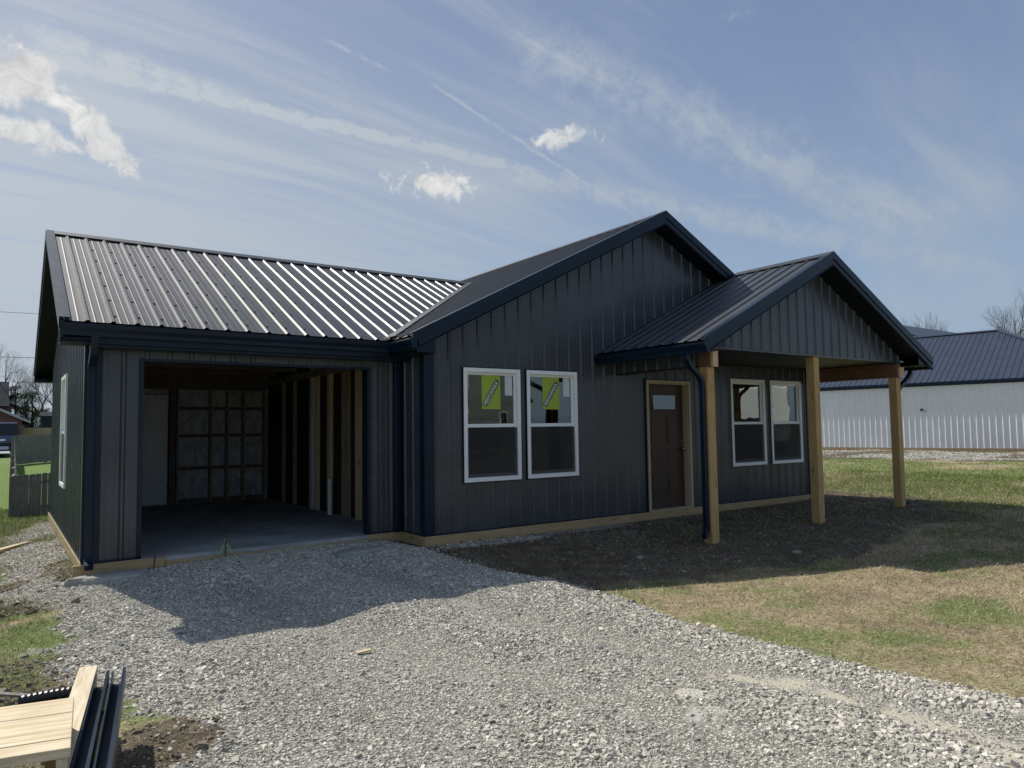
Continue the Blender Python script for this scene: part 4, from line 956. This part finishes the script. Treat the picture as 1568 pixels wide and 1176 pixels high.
# black corrugated pipe behind the bench
mb = MB(); pts = []; rr = []
for k_ in range(23):
    pts.append((-.29+k_*.0145, .02*math.sin(k_*.1), 0)); rr.append(.033 if k_ % 2 else .038)
mb.tube(pts, rr, 14); o = mb.build('drain_pipe', M['black'], smooth=False); o.location = (-4.0, -2.84, float(gz(-4.2, -2.84))+.028); o.rotation_euler = (0, .0, -.10); tag(o, 'short black corrugated drain pipe behind the plank bench', 'pipe')
mb = MB(); mb.box(-.22, .22, -.02, .02, 0, .012); o = mb.build('wood_scrap', M['fence']); o.location = (-4.33, -2.70, float(gz(-4.3, -2.7))+.05); o.rotation_euler = (0, .12, -.5); tag(o, 'weathered grey stick behind the black corrugated pipe', 'wood scrap')

# ------------------------------------------------------------------ vegetation
M['bark'] = principled('bark', (.085, .075, .065), .9)[0]; M['twig'] = principled('twigs', (.11, .095, .085), .9)[0]
def bare_tree(x, y, H, spread, seed, label, r0=None, name='bare_tree', clear=.22, group=None, depth=6):
    rs = random.Random(seed); z = float(gz(x, y)); o = empty(name, (x, y, z), label, 'tree', group)
    tk, cr = MB(), MB(); r0 = r0 or H*.024
    def grow(p, d, L, r, lev):
        n = 3; pts = [p]; dd = d.copy()
        for _ in range(n):
            dd = (dd+V3((rs.gauss(0, .13), rs.gauss(0, .13), rs.gauss(0, .08)+.05))).normalized(); pts.append(pts[-1]+dd*L/n)
        r1 = r*.62; (tk if lev == 0 else cr).tube(pts, [r+(r1-r)*i/n for i in range(n+1)], 7 if lev < 2 else (4 if lev < 4 else 3), cap=False)
        if lev >= depth: return
        nb = 2 if lev < 1 else rs.choice((2, 3, 3)); 
        for i in range(nb):
            a = rs.uniform(0, 6.283); side = dd.orthogonal().normalized(); side.rotate(Matrix.Rotation(a, 3, dd)); k = rs.uniform(.35, .85)*spread
            nd = (dd+side*k).normalized(); nd.z += .12*(lev < 4); nd.normalize(); start = pts[-1] if i < 2 else pts[rs.choice((1, 2))]
            grow(start, nd, L*rs.uniform(.62, .86), r1*rs.uniform(.6, .9), lev+1)
        if lev >= 1 and rs.random() < .8: grow(pts[-1], (dd+V3((rs.gauss(0, .15), rs.gauss(0, .15), .1))).normalized(), L*.75, r1*.8, lev+1)
    grow(V3((0, 0, -.1)), V3((rs.gauss(0, .05), rs.gauss(0, .05), 1)).normalized(), H*clear, r0, 0)
    tk.build('trunk', M['bark'], o, fix=False, smooth=True); cr.build('crown', M['twig'], o, fix=False); return o
G_ = 'bare trees far behind'
bare_tree(-5.2, 68, 11.5, .95, 11, 'tall bare tree at the far left edge above the brick house', group=G_)
bare_tree(-1.1, 70, 11, .9, 12, 'bare tree with branches reaching the garage eave, right of the evergreens', group=G_)
bare_tree(-2.5, 82, 8.5, .9, 15, 'low bare tree half hidden behind the slimmer evergreen', group=G_)
bare_tree(.2, 78, 10.5, .9, 18, 'bare tree above the dark shed, mostly hidden by the garage', group=G_)
bare_tree(56.8, 15.0, 14.0, .9, 21, 'largest bare tree, rising behind the apex of the navy roof', group=G_)
bare_tree(55.2, 17.4, 13.6, .8, 25, 'slim bare tree above the middle of the navy roof', group=G_)
bare_tree(54.6, 19.4, 12.8, .85, 23, 'low bare tree nearest to the porch gable beyond the navy roof', group=G_)
bare_tree(58.5, 12.4, 13.2, .95, 24, 'bare tree cut by the right edge of the view', group=G_)
M['needle'] = leaf_mat('pine_needles', [(0, (.012, .022, .012)), (.5, (.03, .05, .025)), (1, (.06, .085, .04))])
def pine(x, y, H, label, seed):
    rs = np.random.default_rng(seed); z = float(gz(x, y)); o = empty('pine_tree', (x, y, z), label, 'tree'); tk = MB()
    tk.tube([(0, 0, -.1), (.05, 0, H*.5), (0, .05, H*.97)], [H*.028, H*.018, H*.004], 8); C_ = []; 
    for k in range(46):
        h = H*(.16+.80*rs.random()); L = (H-h)*.48*rs.uniform(.55, 1.15)+.25; a = rs.uniform(0, 6.283); up = rs.uniform(.02, .35)
        d = np.array([math.cos(a), math.sin(a), up]); tk.tube([(0, 0, h), tuple(np.array([0, 0, h])+d*L*.5), tuple(np.array([0, 0, h])+d*L+np.array([0, 0, .1]))], [.035, .022, .008], 4, cap=False)
        m = int(15*L)
        for q_ in range(m):
            t_ = rs.uniform(.25, 1.05); C_.append(np.array([0, 0, h])+d*L*t_+rs.normal(0, .13, 3))
    tk.build('trunk', M['bark'], o, fix=False)
    C_ = np.array(C_); per = 9; C2 = np.repeat(C_, per, 0)+rs.normal(0, .09, (len(C_)*per, 3)); n = len(C2)
    dv = rs.normal(0, 1, (n, 3)); dv /= np.linalg.norm(dv, axis=1)[:, None]; w_ = np.cross(dv, rs.normal(0, 1, (n, 3))); w_ /= np.linalg.norm(w_, axis=1)[:, None]
    V_ = np.stack([C2-w_*.022, C2+w_*.022, C2+dv*.20], 1).reshape(-1, 3); F_ = np.arange(n*3).reshape(-1, 3)
    me = bpy.data.meshes.new('crown'); np_mesh(me, V_, F_, 3, False); me.attributes.new('tone', 'FLOAT', 'POINT').data.foreach_set('value', np.repeat(rs.random(n), 3).astype(np.float32))
    me.materials.append(M['needle']); c_ = bpy.data.objects.new('crown', me); COL.objects.link(c_); c_.parent = o
pine(-3.55, 66, 5.3, 'dark evergreen beside the brick house at the far left', 5)
pine(-2.3, 68, 4.9, 'slimmer dark evergreen just right of the first, left of the garage wall', 9)

# ------------------------------------------------------------------ left background
def picket_run(p0, p1, z_h, label, mt, gap=.012, pw=.10, both=True, cat='fence'):
    """board fence as one thing: pickets in one part, rails, posts"""
    p0, p1 = V3((*p0, 0)), V3((*p1, 0)); d = p1-p0; L = d.length; d.normalize(); n = V3((-d.y, d.x, 0)); rs = random.Random(int(L*100))
    z0 = float(gz(p0.x, p0.y)); o = empty('fence', (p0.x, p0.y, z0), label, cat)
    hfun = z_h if callable(z_h) else (lambda s: z_h)
    mb = MB(); s_ = 0
    while s_ < L:
        c = p0+d*(s_+pw/2); g_ = float(gz(c.x, c.y))-z0; h = hfun(s_/L)*rs.uniform(.98, 1.01); Mx = Matrix((d, n, Zv)).transposed().to_4x4(); Mx.translation = c-V3((p0.x, p0.y, 0))+Zv*g_
        w2 = pw/2; pl = [(-w2, .03), (w2, .03), (w2, h-.02), (w2-.015, h), (-w2+.015, h), (-w2, h-.02)]
        a = [Mx @ V3((x_, -.009, z_)) for x_, z_ in pl]; b = [Mx @ V3((x_, .009, z_)) for x_, z_ in pl]; mb.face(a); mb.face(b)
        for i in range(6): mb.face([a[i], a[(i+1) % 6], b[(i+1) % 6], b[i]])
        s_ += pw+gap*rs.uniform(.3, 1.6)
    mb.build('pickets', mt, o)
    k = max(1, int(L/2.4)); 
    for i in range(k+1):
        c = p0+d*L*i/k+n*.06; g_ = float(gz(c.x, c.y)); mb = MB(); mb.box(-.045, .045, -.045, .045, -.2, hfun(i/k)*.98); q_ = mb.build('post', mt, o); q_.location = (c.x-p0.x, c.y-p0.y, g_-z0)
    for fr in (.25, .8):
        a, b = p0+n*.03, p1+n*.03; za, zb = float(gz(p0.x, p0.y)), float(gz(p1.x, p1.y)); mb = MB(); mb.tube([(0+n.x*.03, n.y*.03, hfun(0)*fr), (b.x-p0.x, b.y-p0.y, zb-z0+hfun(1)*fr)], .035, 4); mb.build('rail', mt, o)
    return o
picket_run((-4.15, 9.2), (-2.0, 9.3), .88, 'low weathered grey picket fence panel beside the rear of the garage wall', M['fence'], gap=.006)
picket_run((-4.16, 9.3), (-3.93, 32), lambda t_: .86+.45*t_, 'weathered fence run seen nearly edge on, leading back along the green lawn', M['fence'], gap=.02)
picket_run((-3.93, 32.1), (1.5, 40.5), 1.38, 'taller weathered grey fence across the back of the neighbouring yard', M['fence'], gap=.02)
picket_run((-3.2, 55), (9, 56), 1.55, 'tan board fence in the distance beside the brick house', M['fencey'], gap=.004)
M['brick'] = None
def mk_brick():
    mt, t, b = principled('red_brick', (.2, .07, .05), .85, spec=.2); tc = t.new('ShaderNodeTexCoord').outputs['Object']
    sp_ = t.new('ShaderNodeSeparateXYZ'); t.put(sp_.inputs[0], tc); cb_ = t.new('ShaderNodeCombineXYZ'); t.put(cb_.inputs[0], t.m('ADD', sp_.outputs[0], sp_.outputs[1])); t.put(cb_.inputs[1], sp_.outputs[2])
    br = t.new('ShaderNodeTexBrick'); t.put(br.inputs[0], cb_.outputs[0]); br.inputs['Scale'].default_value = 1; br.inputs['Brick Width'].default_value = .22; br.inputs['Row Height'].default_value = .075; br.inputs['Mortar Size'].default_value = .008
    br.inputs['Color1'].default_value = (.20, .065, .045, 1); br.inputs['Color2'].default_value = (.13, .045, .035, 1); br.inputs['Mortar'].default_value = (.25, .22, .2, 1)
    t.put(b.inputs['Base Color'], br.outputs[0]); return mt
M['brick'] = mk_brick()
M['shingle'] = painted('dark_shingle', (.035, .04, .048), .95, .25, .1, .05)
M['alu'] = painted('pale_trim', (.45, .47, .50), .5)
# brick house with white garage door
zc = float(gz(-8, 54)); bh = empty('brick_house', (-9., 54, zc), 'red brick house with white garage door and dark roof at the far left', 'house')
mb = MB(); mb.prism([(-7, 0), (5.75, 0), (5.75, 2.15), (-.6, 5.3), (-7, 2.15)], 'y', 0, 9); mb.build('wall', M['brick'], bh)
mb = MB(); 
for sg, ex in ((1, 6.25), (-1, -7.5)):
    a = [V3((-.6, -.3, 5.45)), V3((ex, -.3, 2.0)), V3((ex, 9.3, 2.0)), V3((-.6, 9.3, 5.45))]; b = [p-Zv*.12 for p in a]; mb.face(a); mb.face(b)
    for i in range(4): mb.face([a[i], a[(i+1) % 4], b[(i+1) % 4], b[i]])
mb.build('roof', M['shingle'], bh)
mb = MB()
for ex in (6.25, -7.5):
    a = [V3((-.6, -.33, 5.47)), V3((ex, -.33, 2.02)), V3((ex, -.33, 1.84)), V3((-.6, -.33, 5.27))]; b = [p+V3((0, .028, 0)) for p in a]; mb.face(a); mb.face(b)
    for i in range(4): mb.face([a[i], a[(i+1) % 4], b[(i+1) % 4], b[i]])
mb.build('fascia', M['alu'], bh)
mb = MB(); mb.box(.0, 5.0, -.06, -.01, 0, 1.45)
for k_ in range(4): mb.box(.05, 4.95, -.075, -.061, .04+k_*.36, .34+k_*.36)
mb.build('garage_door', M['white'], bh)
mb = MB(); mb.box(-9, 5.2, 9.4, 17, 0, 3.4, M['brick']); mb.prism([(8.9, 3.4), (17.5, 3.4), (13.2, 5.6)], 'x', -9.5, 5.0, M['shingle']); mb.build('rear_wing', None, bh)
M['lampw'] = M['white']; mb = MB(); mb.box(5.3, 5.42, -.14, -.01, 1.15, 1.4); mb.build('wall_lamp', M['white'], bh)
mb = MB(); mb.box(-5, 5, -14, 0, -.02, .03); dv = mb.build('driveway', M['slab']); dv.location = (-9.0, 54, zc+.0); tag(dv, kind='structure')
# parked SUV
def vehicle(x, y, rz, W_, L_, H_, col, label, cat, name='parked_car', plate=True):
    z = float(gz(x, y))+.04; o = empty(name, (x, y, z), label, cat, rz=rz)
    body = painted(name+'_paint', col, .25, .05, .02, coat=.6); w = W_/2; l = L_/2
    bm = bmesh.new(); secs = [(-l, .55*w/w, .42, .80), (-l+.08, 1, .30, .98), (-l*.55, 1, .28, 1.02), (l*.45, 1, .28, 1.0), (l*.85, .97, .30, .90), (l, .86, .40, .72)]
    prev = None
    for (yy, sx, zb, zt) in secs:
        sx = sx if sx != .55 else .93; ring = [bm.verts.new(p) for p in ((-w*sx, yy, zb), (-w*sx*1.0, yy, (zb+zt)/2), (-w*sx*.95, yy, zt), (w*sx*.95, yy, zt), (w*sx, yy, (zb+zt)/2), (w*sx, yy, zb))]
        if prev:
            for i in range(6): bm.faces.new((prev[i], prev[(i+1) % 6], ring[(i+1) % 6], ring[i]))
        else: bm.faces.new(ring)
        prev = ring
    bm.faces.new(prev); bmesh.ops.recalc_face_normals(bm, faces=bm.faces); me = bpy.data.meshes.new('body'); bm.to_mesh(me); bm.free(); me.materials.append(body)
    b_ = bpy.data.objects.new('body', me); COL.objects.link(b_); b_.parent = o; bv = b_.modifiers.new('bevel', 'BEVEL'); bv.width = .05; bv.segments = 3
    def hull(name_, pts0, pts1, mt, zz0, zz1):
        mb = MB(); a = [V3((px__, py__, zz0)) for px__, py__ in pts0]; b = [V3((px__, py__, zz1)) for px__, py__ in pts1]; mb.face(a); mb.face(b)
        for i in range(4): mb.face([a[i], a[(i+1) % 4], b[(i+1) % 4], b[i]])
        return mb.build(name_, mt, o, .02)
    hull('window', [(-w*.92, -l+.12), (w*.92, -l+.12), (w*.92, l*.42), (-w*.92, l*.42)], [(-w*.78, -l+.42), (w*.78, -l+.42), (w*.78, l*.10), (-w*.78, l*.10)], M['glassd'], .98, H_-.06)
    hull('roof', [(-w*.80, -l+.36), (w*.80, -l+.36), (w*.80, l*.13), (-w*.80, l*.13)], [(-w*.74, -l+.46), (w*.74, -l+.46), (w*.74, l*.06), (-w*.74, l*.06)], body, H_-.075, H_)
    for sx in (-1, 1):
        mb = MB(); mb.box(sx*w*.78-.09, sx*w*.78+.09, -l-.012, -l+.09, .66, .95); mb.build('tail_light', M['red'], o, .01)
        for yy in (-l*.62, l*.64):
            mb = MB(); xc = sx*(w-.12); mb.tube([(xc-.11, yy, .34), (xc+.11, yy, .34)], .34, 20); tw = mb.build('wheel', M['black'], o, .02)
            mb = MB(); mb.tube([(xc-.118, yy, .34), (xc+.118, yy, .34)], .20, 16); mb.build('rim', M['alu'], tw)
    mb = MB(); mb.box(-w*.9, w*.9, -l-.04, -l+.1, .36, .52); mb.build('bumper', M['black'], o, .02)
    if plate: mb = MB(); mb.box(-.15, .15, -l-.03, -l-.005, .64, .76); mb.build('number_plate', M['white'], o)
    return o
M['glassd'] = principled('vehicle_glass', (.01, .012, .015), .08)[0]; M['red'] = principled('tail_lamp_red', (.25, .01, .01), .3)[0]
vehicle(-4.38, 50, 0, 1.95, 4.8, 1.82, (.025, .06, .15), 'dark blue SUV parked before the brick house at the far left', 'car')
# dark shed beyond the tan fence
zc = float(gz(-.5, 60)); sh = empty('shed', (-.6, 60, zc), 'dark shed showing over the tan fence beside the garage wall', 'shed')
mb = MB(); mb.box(-1.25, 2.5, 0, 3, 0, 2.5); mb.build('wall', M['trim'], sh); mb = MB(); mb.prism([(-.2, 2.5), (3.2, 2.5), (1.5, 2.85)], 'x', -1.35, 2.6); mb.build('roof', M['shingle'], sh)
# timber in the utility line
zc = float(gz(14, 50)); up_ = empty('utility_pole', (14, 50, zc), 'wooden utility pole behind the house carrying the wires', 'utility pole')
mb = MB(); mb.tube([(0, 0, -.3), (0, 0, 10.2)], [.15, .10], 12); mb.build('pole', M['bark'], up_); mb = MB(); mb.box(-.06, .06, -.9, .9, 9.6, 9.72); mb.build('crossarm', M['bark'], up_)
up2 = up_.copy(); COL.objects.link(up2); up2.location = (-42, 50, float(gz(-42, 50))); up2['label'] = 'wooden utility pole far off to the left of the view'
for ch in list(up_.children):
    c_ = ch.copy(); COL.objects.link(c_); c_.parent = up2
for z_, lab in ((9.75, 'topmost of the three overhead wires at the left edge'), (6.75, 'middle one of the three overhead wires at the left edge'), (5.1, 'lowest of the three overhead wires at the left edge')):
    mb = MB(); pts = []
    for k_ in range(29):
        t_ = k_/28; pts.append((-42+56*t_, 50, z_+.55*(4*(t_-.5)**2-.42)*.9))
    mb.tube(pts, .016 if z_ < 9 else .013, 5, cap=False); o = mb.build('overhead_wire', M['black'], fix=False); tag(o, lab, 'wire', 'overhead wires')

# ------------------------------------------------------------------ white metal building on the right
M['wsteel'] = painted('white_siding_steel', (.77, .79, .80), .4, .03, .08)
M['navyroof'] = painted('navy_roof_steel', (.035, .045, .075), .42, .10, .08)
wb = bpy.data.objects.new('metal_building', None); COL.objects.link(wb)
tag(wb, 'long white metal sided building with navy hipped ribbed roof, right of the porch', 'building')
Bz = .25; Wm = Matrix(((WB_D[0], -WB_N[0], 0), (WB_D[1], -WB_N[1], 0), (0, 0, 1))).to_4x4()   # local x along wall (away), local y into the building
# right-handed: use x = -WB_D (towards the camera side) so that x cross y = z
Wm = Matrix(((-WB_D[0], -WB_N[0], 0), (-WB_D[1], -WB_N[1], 0), (0, 0, 1))).to_4x4(); Wm.translation = V3((WB_P[0], WB_P[1], Bz)); wb.matrix_world = Wm
X0, X1, DP, HW = -24., 3.35, 9.4, 2.80
mb = MB(); panel(mb, (0, 0, 0), Xv, Zv, -Yv, X0, X1, 0.02, HW, .05, H=.024); panel(mb, (X1, 0, 0), Yv, Zv, Xv, 0, DP, .02, HW, .05, H=.024); mb.box(X0, X1-.02, .02, DP, -.3, HW-.02); mb.build('wall', M['wsteel'], wb, fix=False)
mb = MB(); mb.box(X0, X1+.02, -.045, .0, -.13, .0); mb.build('skirt_board', M['ptx'], wb)
OH = .06; ez = HW-.02; hr = DP/2+OH; rz_ = ez+.06+hr*.52; e0 = ez+.06
# hip roof: front slope (trapezoid), end hip
ax1 = X1+OH-hr
mb = MB(); cz_ = Vector((0, 1, .52)).normalized(); Ls = hr*math.hypot(1, .52)
def ftop(u): return Ls*max(0., min(1., (X1+OH-u)/hr))
panel(mb, (0, -OH, e0), Xv, cz_, Vector((0, -.52, 1)).normalized(), X0-OH, X1+OH, 0, ftop, .1, (ax1,), H=.022)
panel(mb, (0, DP+OH, e0), Xv, Vector((0, -1, .52)).normalized(), Vector((0, .52, 1)).normalized(), X0-OH, X1+OH, 0, ftop, .1, (ax1,), H=.022)
yc = DP/2
panel(mb, (X1+OH, 0, e0), Yv, Vector((-1, 0, .52)).normalized(), Vector((.52, 0, 1)).normalized(), -OH, DP+OH, 0, lambda u: Ls*max(0., 1-abs(u-yc)/hr), .1, (yc,), H=.022)
mb.build('roof', M['navyroof'], wb, fix=False)
mb = MB()
def cap_(p0, p1, w_=.14):
    p0, p1 = V3(p0), V3(p1); d = (p1-p0).normalized(); s_ = d.cross(Zv).normalized()
    a = [p0-s_*w_-Zv*.02, p0+Zv*.05, p0+s_*w_-Zv*.02]; b = [p1-s_*w_-Zv*.02, p1+Zv*.05, p1+s_*w_-Zv*.02]
    mb.face([a[0], a[1], b[1], b[0]]); mb.face([a[1], a[2], b[2], b[1]]); mb.face([a[0], a[2], b[2], b[0]])
cap_((X0-OH, yc, rz_+.01), (ax1, yc, rz_+.01)); cap_((ax1, yc, rz_+.01), (X1+OH, -OH, e0+.03)); cap_((ax1, yc, rz_+.01), (X1+OH, DP+OH, e0+.03))
mb.build('ridge_cap', M['navyroof'], wb, fix=False)
mb = MB(); mb.box(X0-OH, X1+OH+.0, -OH-.10, -OH+.005, e0-.14, e0-.01); mb.box(X1+OH-.005, X1+OH+.10, -OH-.1, DP+OH, e0-.14, e0-.01); mb.build('gutter', M['trim'], wb, .02)
mb = MB(); mb.box(X0-OH, X1+OH-.01, -OH+.006, -.001, e0-.17, e0-.15); mb.box(X1+.03, X1+OH-.01, 0, DP, e0-.17, e0-.15); mb.box(X0-OH, X1+OH-.02, -OH+.007, -OH+.03, e0-.17, e0); mb.build('soffit', M['trim'], wb)
mb = MB(); mb.box(-3.62, -3.5, -.05, -.028, 1.62, 1.70); mb.tube([(-3.56, -.04, 1.66), (-3.5, -.09, 1.62), (-3.38, -.07, 1.56)], .012, 6); mb.build('faucet', M['screw'], wb)
# rear wing with ridge running along world X
wg = MB(); Wi = Wm.inverted()
def WP(x, y, z): return Wi @ V3((x, y, z))
rzz, hy = 6.72, 5.2
for sg in (-1, 1):
    a = [WP(33.5, 11.5, rzz), WP(50, 11.5, rzz), WP(50, 11.5+sg*hy, rzz-2.7), WP(33.5, 11.5+sg*hy, rzz-2.7)]; wg.face(a); wg.face([p-Zv*.05 for p in a])
wg.build('roof', M['navyroof'], wb, fix=False)
wg = MB(); pl = [WP(x, y, z) for z in (0, 3.9) for (x, y) in ((37.5, 7.5), (49.5, 7.5), (49.5, 15.5), (37.5, 15.5))]
for f in ((0, 1, 2, 3), (4, 5, 6, 7), (0, 1, 5, 4), (1, 2, 6, 5), (2, 3, 7, 6), (3, 0, 4, 7)): wg.face([pl[i] for i in f])
wg.face([WP(33.8, 6.5, 4.1), WP(33.8, 16.5, 4.1), WP(33.8, 11.5, 6.66)]); wg.face([WP(33.82, 6.5, 4.1), WP(33.82, 16.5, 4.1), WP(33.82, 11.5, 6.66)]); wg.build('wall', M['wsteel'], wb)

# ------------------------------------------------------------------ street side behind the camera (what the window panes mirror)
M['lapside'] = painted('pale_lap_siding', (.20, .22, .21), .7)
zc = float(gz(20, -30)); nh = empty('neighbour_house', (21, -31, zc), 'pale lap sided gabled house across the street, behind the viewpoint', 'house', rz=-.35)
mb = MB(); mb.prism([(-5, 0), (5, 0), (5, 3.4), (0, 6.6), (-5, 3.4)], 'y', -10, 0, M['lapside'])
for k_ in range(20): mb.box(-5.02, 5.02, .001, .02, .3+k_*.16, .315+k_*.16, M['lapside'])
mb.build('wall', None, nh)
mb = MB()
for sg in (1, -1):
    a = [V3((0, .4, 6.85)), V3((sg*5.6, .4, 3.2)), V3((sg*5.6, -10.4, 3.2)), V3((0, -10.4, 6.85))]; mb.face(a); mb.face([p-Zv*.15 for p in a]); mb.face([a[0], a[1], a[1]-Zv*.15, a[0]-Zv*.15])
mb.build('roof', M['shingle'], nh)
for x_ in (-2.6, 1.6):
    mb = MB(); mb.box(x_, x_+1, .03, .06, 1.0, 2.4, M['white']); mb.box(x_+.08, x_+.92, .062, .07, 1.08, 2.32, M['glassd']); mb.build('window', None, nh)
zc = float(gz(23, -13)); tl = empty('cargo_trailer', (24.5, -13, zc), 'tall white box trailer parked behind the viewpoint', 'trailer', rz=-.7)
mb = MB(); mb.box(-3.4, 3.4, -1.2, 1.2, .55, 2.9); mb.build('body', M['white'], tl, .08)
mb = MB(); mb.box(-1.2, -.3, 1.2, 1.215, .7, 2.6); mb.build('door', M['white'], tl, .01); mb = MB(); mb.box(-3.3, 3.3, 1.201, 1.21, .60, .85); mb.build('skirt', M['alu'], tl)
mb = MB(); mb.box(-.34, -.30, 1.21, 1.25, .9, 2.4); mb.box(-.5, -.3, 1.22, 1.25, 1.5, 1.56); mb.build('door_bar', M['black'], tl)
for x_ in (-.6, .6):
    for y_ in (-1.05, 1.05): mb = MB(); mb.tube([(x_, y_-.12, .36), (x_, y_+.12, .36)], .36, 18); mb.build('wheel', M['black'], tl)
vehicle(20.5, -10.5, .9, 1.9, 4.6, 1.5, (.01, .011, .012), 'black car parked in front of the white trailer behind the viewpoint', 'car')
vehicle(13.5, -22, 1.4, 1.9, 4.6, 1.5, (.02, .022, .025), 'dark car parked before the pale lap sided house behind the viewpoint', 'car')
bare_tree(26, -24, 9, .9, 31, 'bare tree between the trailer and the pale lap sided house, behind the viewpoint', group=G_, depth=5)
